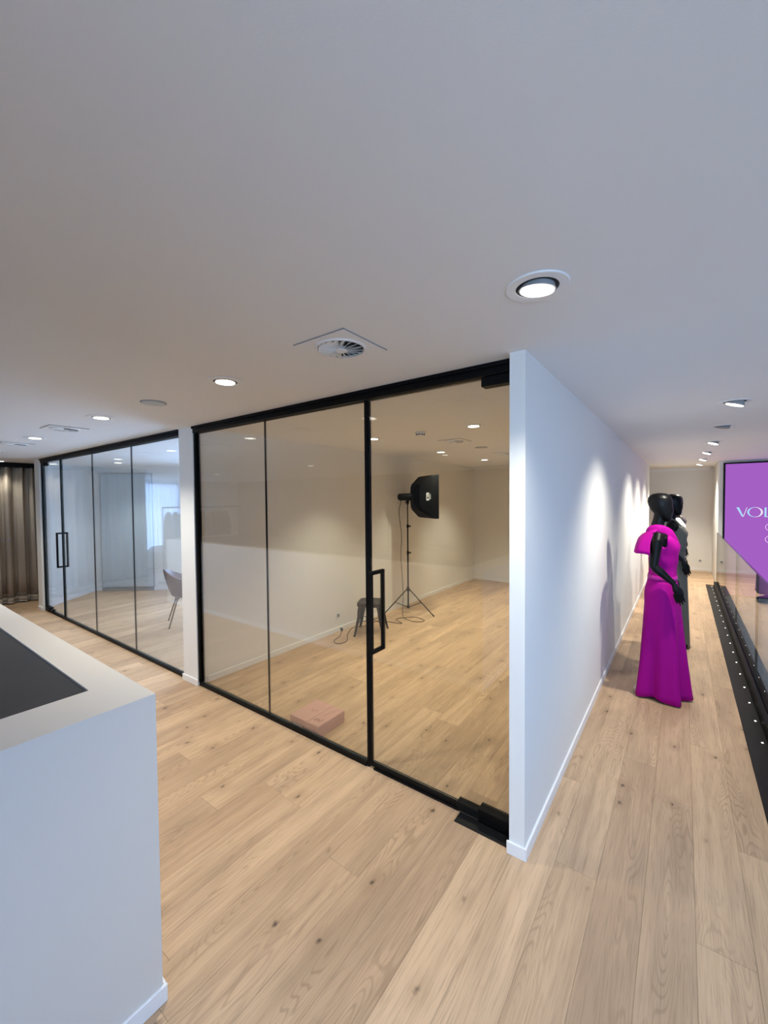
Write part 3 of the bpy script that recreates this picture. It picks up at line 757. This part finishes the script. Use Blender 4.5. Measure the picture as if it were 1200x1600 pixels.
# head: axis along nv
nv = Vector((.56, .83, .0)).normalized()      # pointing direction of the softbox, away from the viewer and to the right
hv = Vector((-nv.y, nv.x, 0)); zv = Vector((0, 0, 1))
HB = Vector((0, 0, HZ))
def hp(a, u, v): return HB + nv * a + hv * u + zv * v
def ringh(a, r, n=20): return [hp(a, r * math.cos(2 * PI * j / n), r * math.sin(2 * PI * j / n)) for j in range(n)]
autosmooth(MB().loft([ringh(-.15, .02), ringh(-.15, .042), ringh(-.13, .052), ringh(-.02, .056), ringh(.05, .058), ringh(.055, .068), ringh(.075, .068)]).done('flash_head', M['blackmatt'], g))
m = MB(); m.tube([hp(-.0, .0, -.05), hp(-.0, 0, -.12)], .013, 10); m.box(-.012, .012, -.03, .03, HZ - .10, HZ - .05, bev=.003); m.tube([(.0, -.03, HZ - .085), (0, -.075, HZ - .085)], .007, 8); m.tube([hp(-.11, 0, -.045), hp(-.11, 0, -.075)], .006, 8)
autosmooth(m.done('tilt_bracket', M['blackmatt'], g))
sb0, sb1 = .075, .35
Wb, Hb = .27, .335
def rect(a, u, v): return [hp(a, -u, -v), hp(a, u, -v), hp(a, u, v), hp(a, -u, v)]
def octo(a, u, v, k): # rectangle with cut corners
    return [hp(a, -u + k * u, -v), hp(a, u - k * u, -v), hp(a, u, -v + k * v), hp(a, u, v - k * v), hp(a, u - k * u, v), hp(a, -u + k * u, v), hp(a, -u, v - k * v), hp(a, -u, -v + k * v)]
sbx = MB().loft([octo(sb0, .07, .09, .4), octo(sb0 + .05, .17, .20, .25), octo(sb1 - .06, Wb * .93, Hb * .96, .06), octo(sb1, Wb, Hb, .02), octo(sb1 + .05, Wb, Hb, .02), octo(sb1 + .05, Wb - .012, Hb - .012, .02), octo(sb1 + .03, Wb - .014, Hb - .014, .02)]).done('softbox', M['softbox'], g)
MB().loft([octo(sb1 + .031, Wb - .016, Hb - .016, .02), octo(sb1 + .034, Wb - .016, Hb - .016, .02)]).done('diffuser', M['diffuser'], sbx)
# printed patch on the side panel that faces the glass
pa, pb = hp(sb0 + .05, -.17, 0), hp(sb1 - .06, -Wb * .93, 0)
du = (pb - pa).normalized(); ctr = pa + (pb - pa) * .72; nn = du.cross(zv)
if nn.dot(Vector((3.4, -5.28, 0))) < 0: nn = -nn
lm = MB()
def patch(u0, u1, v0, v1, o, mm=0):
    pts = [ctr + du * u + zv * v for u, v in ((u0, v0), (u1, v0), (u1, v1), (u0, v1))]
    lm.add([q + nn * o for q in pts] + [q + nn * (o - .001) for q in pts], [(0, 1, 2, 3), (7, 6, 5, 4), (0, 4, 5, 1), (1, 5, 6, 2), (2, 6, 7, 3), (3, 7, 4, 0)], mm)
patch(-.03, .012, -.055, .06, .004)
patch(-.02, .004, -.03, .0, .005, 1); patch(-.016, .0, .008, .022, .005, 1); patch(-.01, .005, .03, .045, .005, 1)
patch(.022, .034, -.035, -.01, .004); patch(.022, .034, .0, .018, .004); patch(.024, .034, .028, .04, .004)
lm.done('printed_patch', [M['plastic'], M['blackmatt']], sbx)

# power lead from the flash head down to the floor and across to the socket
def bez(pts, n=10):
    out = []
    P = [Vector(p) for p in pts]
    for i in range(len(P) - 1):
        p0 = P[max(i - 1, 0)]; p1 = P[i]; p2 = P[i + 1]; p3 = P[min(i + 2, len(P) - 1)]
        for k in range(n):
            t = k / n
            out.append(.5 * ((2 * p1) + (p2 - p0) * t + (2 * p0 - 5 * p1 + 4 * p2 - p3) * t * t + (3 * p1 - p0 - 3 * p2 + p3) * t ** 3))
    out.append(P[-1]); return out
c = thing('power_cable', 'thin dark power lead hanging from the lamp and lying on the studio floor', 'cable', (-3.5, 5.2, 0))
lx, ly = -3.42 - nv.x * .11, 5.28 - nv.y * .11
pts = [(lx, ly, HZ - .08), (lx - .03, ly - .01, 1.55), (lx + .02, ly - .02, 1.2), (lx - .01, ly, .9), (lx + .02, ly - .01, .6), (lx + .03, ly, .3), (lx + .05, ly - .05, .03), (lx + .2, ly - .22, .005), (lx + .42, ly - .28, .005), (lx + .5, ly - .16, .005), (lx + .3, ly - .1, .009), (lx + .12, ly - .32, .005), (lx + .30, ly - .45, .005), (lx + .05, ly - .5, .005),
       (-3.52, 4.7, .005), (-3.55, 4.35, .005), (-3.62, 4.2, .005), (-3.5, 3.95, .005), (-3.34, 3.75, .005), (-3.36, 3.62, .005), (-3.47, 3.66, .005), (-3.53, 3.83, .006), (-3.60, 3.95, .03)]
o = MB().tube([(x + 3.5, y - 5.2, z) for x, y, z in bez(pts)], .0042, 6).done('lead', M['rubber'], c, smooth=True)
autosmooth(MB().tube([(-.10, -1.25, .03), (-.115, -1.235, .045), (-.135, -1.225, .05)], [.012, .019, .016], 10).done('plug', M['rubber'], c))

# ================================================================== MEETING ROOM: cabinet, chair
bd = (Vector(C2) - Vector(B)).normalized(); ang = math.atan2(bd.y, bd.x)
pl = thing('wall_cabinet', 'tall flush grey cabinet with dark plinth in the meeting room back wall', 'cabinet', (-9.20, 3.175, 0), ang)
# local: +X along the wall, -Y into the room
MB().box(0, .98, -.035, -.001, .075, 2.30, bev=.002).done('door', M['cabinet'], pl)
MB().box(.0, .98, -.055, -.001, .0, .06, bev=.002).done('plinth', M['greyplastic'], pl)
m = MB(); m.box(-.007, -.001, -.034, -.001, .062, 2.307); m.box(.981, .985, -.034, -.001, .062, 2.307); m.box(-.001, .981, -.034, -.001, 2.301, 2.307)
m.done('shadow_gap', M['greyplastic'], pl)
ch = thing('shell_armchair', 'brown shell armchair with thin black legs partly hidden by the white pillar', 'chair', (-5.77, 3.01, 0), R_(65))
# local: +X is the front
PB = [(0, .40), (.10, .395), (.165, .42), (.205, .52), (.24, .66), (.268, .79)]
PS = [(0, .40), (.12, .395), (.19, .425), (.235, .50), (.265, .58), (.285, .655)]
PF = [(0, .40), (.10, .40), (.16, .405), (.20, .415), (.225, .42), (.245, .415)]
def prof(P, t):
    u = t * (len(P) - 1); k = min(int(u), len(P) - 2); f = u - k
    return Vector((P[k][0] + (P[k + 1][0] - P[k][0]) * f, P[k][1] + (P[k + 1][1] - P[k][1]) * f))
def shell_pt(a, t):
    b = max(0, -math.cos(a)) ** 1.15; f = max(0, math.cos(a)) ** 2.5; sd = 1 - b - f
    p = prof(PB, t) * b + prof(PF, t) * f + prof(PS, t) * sd
    return Vector((p.x * math.cos(a), p.x * math.sin(a), p.y))
rows = [[shell_pt(2 * PI * j / 40, max(.02, i / 12)) for j in range(41)] for i in range(13)]
autosmooth(MB().sheet(rows, .022).done('shell', M['shell'], ch), 60)
for (tx, ty), (fx, fy) in (((.12, .13), (.24, .25)), ((.12, -.13), (.24, -.25)), ((-.1, .12), (-.22, .225)), ((-.1, -.12), (-.22, -.225))):
    MB().tube(bez([(tx * .5, ty * .5, .40), (tx, ty, .385), (tx + (fx - tx) * .15, ty + (fy - ty) * .15, .34), (fx, fy, .004)], 5), .0095, 8).done('leg', M['black'], ch, smooth=True)

# ================================================================== CURTAIN
def curtain_rows(xc, y0, y1, z0, z1, waves, amp, ncol=240, nrow=10, hemwave=.0, seed=1):
    r = random.Random(seed); ph = [r.uniform(0, 6) for _ in range(4)]
    rows = []
    for i in range(nrow):
        t = i / (nrow - 1); row = []
        for j in range(ncol):
            u = j / (ncol - 1); y = y0 + (y1 - y0) * u
            a = 2 * PI * waves * u
            x = xc + amp * (math.sin(a + .5 * math.sin(a * .37 + ph[0])) + .25 * math.sin(2.3 * a + ph[1])) * (.75 + .25 * t)
            yy = y + amp * .35 * math.sin(2 * a + ph[2]) * t
            z = z1 + (z0 - z1) * t
            if i == nrow - 1: z += hemwave * math.sin(a + 1)
            row.append(Vector((x, yy, z)))
        rows.append(row)
    return rows
ct = thing('curtain', 'long taupe wave curtain hanging from the ceiling at the far left', 'curtain', (-9.33, 1.1, 0))
cr = curtain_rows(-9.36, .06, 2.75, .022, 2.36, 17, .062, hemwave=0, nrow=2)
def crow(z):
    t = (z - 2.36) / (.022 - 2.36); return [a.lerp(b, t) - Vector((-9.33, 1.1, 0)) for a, b in zip(cr[0], cr[1])]
zz_ = [2.36, 1.9, 1.4, .9, .5, .175]
MB().sheet([crow(z) for z in zz_], .004).done('cloth', M['curtain'], ct, smooth=True)
MB().sheet([crow(z) for z in (.175, .13, .115)], .005).done('hem_band', M['hemdark'], ct, smooth=True)  # darker band low on the curtain
MB().sheet([crow(z) for z in (.115, .07, .034)], .004).done('hem', M['curtain'], ct, smooth=True)
MB().sheet([crow(z) for z in (.034, .022)], .006).done('hem_tape', M['white_lace'], ct, smooth=True)  # white strip paints the lit bottom edge of the curtain
MB().box(-.05, .02, -1.05, 1.65, 2.36, ZC - .002, bev=.003).done('header_track', M['blackmatt'], ct)
m = MB()
for sx in (.0, .1): m.box(.02, .034, .62 + sx, .645 + sx, 1.09, 1.135, bev=.003)
m.done('tie_clip', M['greyplastic'], ct)
# wall behind the curtain
struct(MB().box(-9.62, -9.5, .06, 4.9, 0, ZC).done('wall_curtain', M['wall']))
sh = tag(MB().sheet(curtain_rows(-13.32, -2.8, .1, .03, 2.36, 26, .03, 320, 6, seed=3), .003).done('sheer_curtain', M['sheer'], smooth=True), 'pale blue sheer curtain glowing in front of the far left window', 'curtain')

# ================================================================== CLOTHES RAIL, POUFS (seen mirrored in the glass)
rk = thing('clothes_rail', 'free-standing clothes rail with dark garments behind the counter', 'clothes rail', (-8.9, -1.0, 0))
MB().tube([(0, -.95, 1.62), (0, .92, 1.62)], .014, 10).done('top_bar', M['black'], rk)
for sy in (-.95, .92):
    MB().tube([(0, sy, .02), (0, sy, 1.62)], .014, 10).done('post', M['black'], rk)
    MB().box(-.22, .22, sy - .02, sy + .02, 0, .03, bev=.004).done('foot', M['black'], rk)
def garment(y, ln, wd, mat, seed, lab):
    t = thing('hanging_garment', lab, 'garment', (-8.9, y, 1.62), 0, 'garments on the clothes rail')
    r = random.Random(seed); rings = []
    for k in range(9):
        q = k / 8; z = -.10 - ln * q; ww = (.06 + (wd - .06) * min(1, q * 6)) * (1 + .12 * q); th = .025 + .02 * q
        rings.append([Vector((ww * math.cos(2 * PI * j / 24), th * math.sin(2 * PI * j / 24) * (1 + .3 * math.sin(j * 1.9 + seed) * q), z)) for j in range(24)])
    MB().loft(rings).done('garment_body', mat, t, smooth=True)
    MB().tube(bez([(0, 0, -.11), (0, 0, -.03), (.012, 0, .01), (0, 0, .022), (-.012, 0, .012)], 4), .003, 6).done('hanger_hook', M['steel'], t)
ORD = ['first', 'second', 'third', 'fourth', 'fifth', 'sixth', 'seventh', 'eighth', 'ninth', 'tenth']
for i in range(10):
    garment(-.2 - .15 * i, .78 + .1 * ((i * 7) % 4), .2 + .02 * (i % 3), M['garment'] if i % 3 else M['garment2'], i, ORD[i] + (' garment from the glass end of the clothes rail, dark brown' if i % 3 else ' garment from the glass end of the clothes rail, glittery grey'))
def pouf(label, x, y, r, h, mat, seg=28):
    t = thing('pouf', label, 'pouf', (x, y, 0))
    prof = [(r * .8, .0), (r * .97, .03), (r, h * .35), (r, h * .65), (r * .95, h * .88), (r * .8, h * .985), (r * .4, h)]
    MB().lathe(prof, seg).done('cushion', mat, t, smooth=True)
    MB().lathe([(r * 1.005, h * .48), (r * 1.015, h * .5), (r * 1.005, h * .52)], seg).done('seam', mat, t, smooth=True)
pouf('round white fleecy pouf in front of the far window', -11.6, -.95, .42, .42, M['boucle'])
pouf('larger round white fleecy pouf beside the sheer curtain', -12.2, -1.75, .5, .45, M['boucle'])
pouf('small peach pouf under the end of the sheer curtain', -12.6, -.55, .28, .62, M['peach'])

# ================================================================== MANNEQUINS
def interp(tab, z):
    if z <= tab[0][0]: return tab[0][1:]
    for a, b in zip(tab, tab[1:]):
        if z <= b[0]:
            t = (z - a[0]) / (b[0] - a[0]); t = t * t * (3 - 2 * t)
            return [p + (q - p) * t for p, q in zip(a[1:], b[1:])]
    return tab[-1][1:]
TORSO = [(.80, 0, .105, .170), (.92, -.002, .112, .172), (1.02, 0, .095, .140), (1.12, .002, .088, .118), (1.22, .004, .098, .135), (1.33, .008, .108, .150), (1.40, -.012, .092, .165), (1.44, -.028, .072, .150), (1.47, -.038, .055, .105), (1.495, -.042, .05, .06)]
def torso(a, z, off=0.0):
    cx_, rx, ry = interp(TORSO, z); e = 2.3
    c_, s_ = math.cos(a), math.sin(a); k = 1 / (abs(c_) ** e + abs(s_) ** e) ** (1 / e)
    return Vector((cx_ + (rx + off) * c_ * k, (ry + off) * s_ * k, z))
def body_mesh():
    m = MB(); n = 28
    m.loft([[torso(2 * PI * j / n, z) for j in range(n)] for z in (.80, .86, .92, .97, 1.02, 1.07, 1.12, 1.17, 1.22, 1.28, 1.33, 1.37, 1.40, 1.42, 1.44, 1.455, 1.47, 1.485, 1.495)])
    # neck
    m.tube([(-.045, 0, 1.43), (-.04, 0, 1.50), (-.026, 0, 1.56), (-.014, 0, 1.62)], [.062, .050, .047, .05], 20)
    # head: abstract egg with a chin and a softly cut face
    HT = [(1.535, .035, .006, .010), (1.545, .030, .030, .034), (1.565, .022, .048, .048), (1.60, .008, .066, .060), (1.64, -.008, .083, .069), (1.68, -.016, .092, .075), (1.715, -.020, .096, .077), (1.745, -.022, .090, .073), (1.768, -.024, .075, .060), (1.783, -.026, .052, .042), (1.790, -.026, .018, .015)]
    rings = []
    for z, cx_, rx, ry in HT:
        r = []
        for j in range(28):
            a = 2 * PI * j / 28; c_, s_ = math.cos(a), math.sin(a); xx = cx_ + rx * c_
            if c_ > .55 and 1.56 < z < 1.75: xx -= .010 * (c_ - .55)
            if c_ > .9 and 1.60 < z < 1.655: xx += .007
            r.append(Vector((xx, ry * s_, z)))
        rings.append(r)
    m.loft(rings)
    # arms with hands
    for sy in (-1, 1):
        sh, el, wr = Vector((-.045, sy * .165, 1.412)), Vector((-.070, sy * .215, 1.17)), Vector((.075, sy * .225, 1.035))
        m.tube([(-.03, sy * .11, 1.42), sh, sh.lerp(el, .12) + Vector((0, sy * .012, 0)), sh.lerp(el, .5), el, el.lerp(wr, .08), el.lerp(wr, .35), el.lerp(wr, .75), wr], [.04, .050, .049, .040, .033, .034, .034, .025, .021], 16)
        hd = Vector((.30, 0, -1)).normalized(); hs = Vector((1, 0, .30)).normalized()      # hand direction, across the palm
        pc = wr + hd * .05
        m.tube([wr, wr + hd * .02, pc, wr + hd * .092], [.020, .023, .027, .024], 14)
        for k, (u, ln, cur) in enumerate(((-.028, .086, .22), (-.0095, .102, .17), (.009, .096, .13), (.0275, .080, .10))):
            b0 = wr + hd * .082 + hs * u; iv = Vector((.1, -sy, 0)).normalized()
            p1 = b0 + hd * ln * .42 + iv * ln * cur * .25; p2 = b0 + hd * ln * .75 + iv * ln * cur * .75; p3 = b0 + hd * ln + iv * ln * cur * 1.45
            m.tube([b0, p1, p2, p3], [.0085, .0078, .0070, .0052], 8)
        b0 = wr + hd * .028 + hs * .014 + Vector((0, -sy * .006, 0))
        m.tube([b0, b0 + hs * .016 + hd * .026, b0 + hs * .021 + hd * .052, b0 + hs * .017 + hd * .076], [.012, .0105, .0088, .0065], 8)
    # legs
    for sy in (-1, 1):
        y0 = sy * .085
        m.tube([(0, y0, .88), (0, y0, .80), (.005, y0, .65), (.012, y0, .47), (0, y0, .36), (-.008, y0, .22), (.0, y0, .11), (.012, y0, .075)], [.085, .088, .072, .052, .052, .047, .031, .034], 16)
        m.tube([(.0, y0, .075), (.05, y0 + sy * .006, .055), (.105, y0 + sy * .014, .035), (.135, y0 + sy * .016, .030)], [.032, .036, .030, .016], 12)
    me = bpy.data.meshes.new('body'); me.from_pydata([tuple(v) for v in m.v], [], m.f)
    o = bpy.data.objects.new('body_tmp', me); COL.objects.link(o)
    rm = o.modifiers.new('r', 'REMESH'); rm.mode = 'VOXEL'; rm.voxel_size = .0040; rm.use_smooth_shade = True
    sm = o.modifiers.new('s', 'SMOOTH'); sm.iterations = 4; sm.factor = .5
    dg = bpy.context.evaluated_depsgraph_get(); ev = o.evaluated_get(dg)
    out = bpy.data.meshes.new_from_object(ev); out.name = 'body'
    bpy.data.objects.remove(o); out.materials.clear(); out.materials.append(M['mann'])
    for p_ in out.polygons: p_.use_smooth = True
    return out
BODY = body_mesh()
def skirt(mb, ztop, zbot, hemx, rx, ry, folds, amp, seed, n=96, rows=22):
    r = random.Random(seed); ph = [r.uniform(0, 6) for _ in range(5)]
    rings = []
    for i in range(rows):
        t = i / (rows - 1); z = ztop + (zbot - ztop) * t; ring_ = []
        e = t ** 1.05
        hip = interp(TORSO, max(z, .80))
        for j in range(n):
            a = 2 * PI * j / n; c_, s_ = math.cos(a), math.sin(a)
            bx_ = (hip[1] + .014); by_ = (hip[2] + .014)
            X = (bx_ + (rx - bx_) * e); Y = (by_ + (ry - by_) * e)
            f = 1 + amp * max(0, t - .12) * (math.sin(folds * a + ph[0] + .6 * math.sin(2 * a + ph[1])) + .5 * math.sin((folds * 1.7) // 1 * a + ph[2]))
            zz = z + (.012 * math.sin(3 * a + ph[3]) if i == rows - 1 else 0)
            ring_.append(Vector((hemx * e + X * f * c_, Y * f * s_, max(.012, zz))))
        rings.append(ring_)
    inner = [[Vector((p.x * .985 + hemx * .015 , p.y * .985, p.z)) for p in rr] for rr in reversed(rings)]
    mb.loft(rings + inner, closed=True)
    return mb
def bodice(mb, zb, top, off=.012, n=72, rows=14):
    rings = []
    for i in range(rows):
        t = i / (rows - 1); ring_ = []
        for j in range(n):
            a = 2 * PI * j / n - PI; z = zb + (top(a) - zb) * t
            o_ = off + .0025 * math.sin(6 * a + 9 * t)
            ring_.append(torso(a, z, o_))
        rings.append(ring_)
    inner = []
    for i in range(rows - 1, -1, -1):
        t = i / (rows - 1); inner.append([torso(2 * PI * j / n - PI, zb + (top(2 * PI * j / n - PI) - zb) * t, off - .006) for j in range(n)])
    mb.loft(rings + inner, closed=True); return mb
def angint(tab):
    tab = sorted((R_(a), z) for a, z in tab)
    def fn(a):
        a = (a + PI) % (2 * PI) - PI
        ext = [(tab[-1][0] - 2 * PI, tab[-1][1])] + tab + [(tab[0][0] + 2 * PI, tab[0][1])]
        for p, q in zip(ext, ext[1:]):
            if p[0] <= a <= q[0]:
                t = (a - p[0]) / (q[0] - p[0]); t = t * t * (3 - 2 * t); return p[1] + (q[1] - p[1]) * t
        return ext[0][1]
    return fn
def base_stand(root, x=-.02):
    st = MB(); st.lathe([(.187, .0), (.19, .003), (.19, .009), (.187, .012)], 44, c=(x, 0, 0)); o = st.done('base_plate', M['railglass'], root, smooth=False)
    m = MB(); m.tube([(x - .02, 0, .012), (x - .02, 0, .42)], .011, 12); m.lathe([(.035, .012), (.035, .018), (.014, .022)], 20, c=(x - .02, 0, 0))
    autosmooth(m.done('support_rod', M['steel'], root))
def mannequin(label, x, y, rz):
    r = thing('mannequin', label, 'mannequin', (x, y, 0), rz)
    o = bpy.data.objects.new('body', BODY); COL.objects.link(o); o.parent = r
    base_stand(r)
    return r
# 1: magenta one-shoulder gown
r = mannequin('black mannequin in a long magenta gown with a shoulder cape, nearest the viewer', -.14, 4.33, R_(4))
dr = skirt(MB(), 1.05, .012, .0, .185, .215, 5, .20, 4).done('skirt', M['magenta'], r, smooth=True)
tp = angint([(-90, 1.325), (-58, 1.42), (-35, 1.435), (0, 1.385), (60, 1.335), (90, 1.31), (150, 1.34), (-150, 1.42), (-122, 1.42)])
bodice(MB(), 1.045, tp).done('bodice', M['magenta'], r, smooth=True)
rings = []
for z, o_ in ((1.036, .010), (1.038, .0165), (1.055, .0175), (1.074, .0165), (1.076, .010)): rings.append([torso(2 * PI * j / 64, z, o_) for j in range(64)])
MB().loft(rings, closed=True).done('waist_band', M['belt'], r, smooth=True)
band = [torso(R_(95), 1.305, .016), torso(R_(70), 1.325, .018), torso(R_(35), 1.352, .018), torso(R_(0), 1.385, .018), torso(R_(-30), 1.425, .018), Vector((.015, -.115, 1.462)), Vector((-.035, -.135, 1.478)), Vector((-.085, -.125, 1.468)), torso(R_(-140), 1.43, .016), torso(R_(-165), 1.40, .016)]
bp_ = bez(band, 6); rows = []
for i, p_ in enumerate(bp_):
    t_ = (bp_[min(i + 1, len(bp_) - 1)] - bp_[max(i - 1, 0)]).normalized(); ctr_ = Vector((-.01, 0, p_.z - .03)); nrm = (p_ - ctr_); nrm.z = max(nrm.z, .02); nrm = (nrm - t_ * nrm.dot(t_)).normalized(); sd = t_.cross(nrm)
    wv = .040
    rows.append([p_ + sd * wv * k + nrm * (.004 - .006 * k * k) for k in (-1, -.5, 0, .5, 1)])
MB().sheet(rows, .006).done('neck_band', M['magenta'], r, smooth=True)
def bz(u):
    K = [Vector((-.095, -.268, 1.262)), Vector((-.185, -.235, 1.272)), Vector((-.215, -.10, 1.285)), Vector((-.19, .06, 1.30)), Vector((-.15, .15, 1.33))]
    k = min(int(u * 4), 3); f = u * 4 - k; p_ = K[k].lerp(K[k + 1], f * f * (3 - 2 * f)); return p_ + Vector((.008 * math.sin(14 * u), .008 * math.cos(14 * u), .006 * math.sin(11 * u)))
rows = []
for i in range(9):
    t = i / 8; row = []
    for j in range(15):
        u = j / 14; a = R_(-100 - 95 * u)
        p0 = Vector((-.045, -.165, 1.478)).lerp(torso(R_(-195), 1.43, .018), u) + Vector((-.03, -.02, .004)) * math.sin(PI * u)
        p1 = bz(u)
        row.append(p0.lerp(p1, t) + Vector((-.02, 0, .014)) * math.sin(PI * t))
    rows.append(row)
MB().sheet(rows, .005).done('shoulder_cape', M['magenta'], r, smooth=True)
# 2: olive draped gown
tp2 = angint([(-90, 1.36), (-45, 1.43), (0, 1.40), (45, 1.43), (90, 1.36), (135, 1.40), (180, 1.35), (-135, 1.40)])
r = mannequin('black mannequin in an olive grey draped gown, second in the row', -.075, 5.9, R_(2))
skirt(MB(), 1.05, .012, .01, .150, .18, 7, .07, 9).done('skirt', M['olive'], r, smooth=True)
bodice(MB(), 1.045, tp2).done('bodice', M['olive'], r, smooth=True)
m = MB()
for k in range(5):
    z = 1.06 + k * .025; m.tube([torso(2 * PI * j / 40, z + .018 * math.sin(2 * PI * j / 40 + k), .014) for j in range(40)], .007, 6, closed=True)
m.done('waist_pleats', M['olive'], r, smooth=True)
for sy in (-1, 1):
    MB().tube(bez([torso(R_(sy * 40), 1.42, .01), Vector((.0, sy * .09, 1.48)), Vector((-.05, sy * .085, 1.49)), torso(R_(sy * 140), 1.40, .01)], 5), .009, 8).done('strap', M['olive'], r, smooth=True)
# 3: white lace top and mauve skirt
r = mannequin('black mannequin in a white top and mauve grey skirt, third in the row', -.09, 7.35, R_(-4))
skirt(MB(), 1.05, .02, .01, .150, .18, 6, .07, 12).done('skirt', M['mauve'], r, smooth=True)
tp3 = angint([(-90, 1.42), (-45, 1.455), (0, 1.45), (45, 1.455), (90, 1.42), (135, 1.45), (180, 1.45), (-135, 1.45)])
bodice(MB(), 1.045, tp3, .014).done('bodice', M['white_lace'], r, smooth=True)
# 4: plum gown
r = mannequin('black mannequin in a dark taupe gown on a glass base, last in the row', -.07, 9.15, 0)
skirt(MB(), 1.05, .16, .01, .145, .175, 6, .06, 15).done('skirt', M['plum'], r, smooth=True)
bodice(MB(), 1.045, tp2).done('bodice', M['plum'], r, smooth=True)
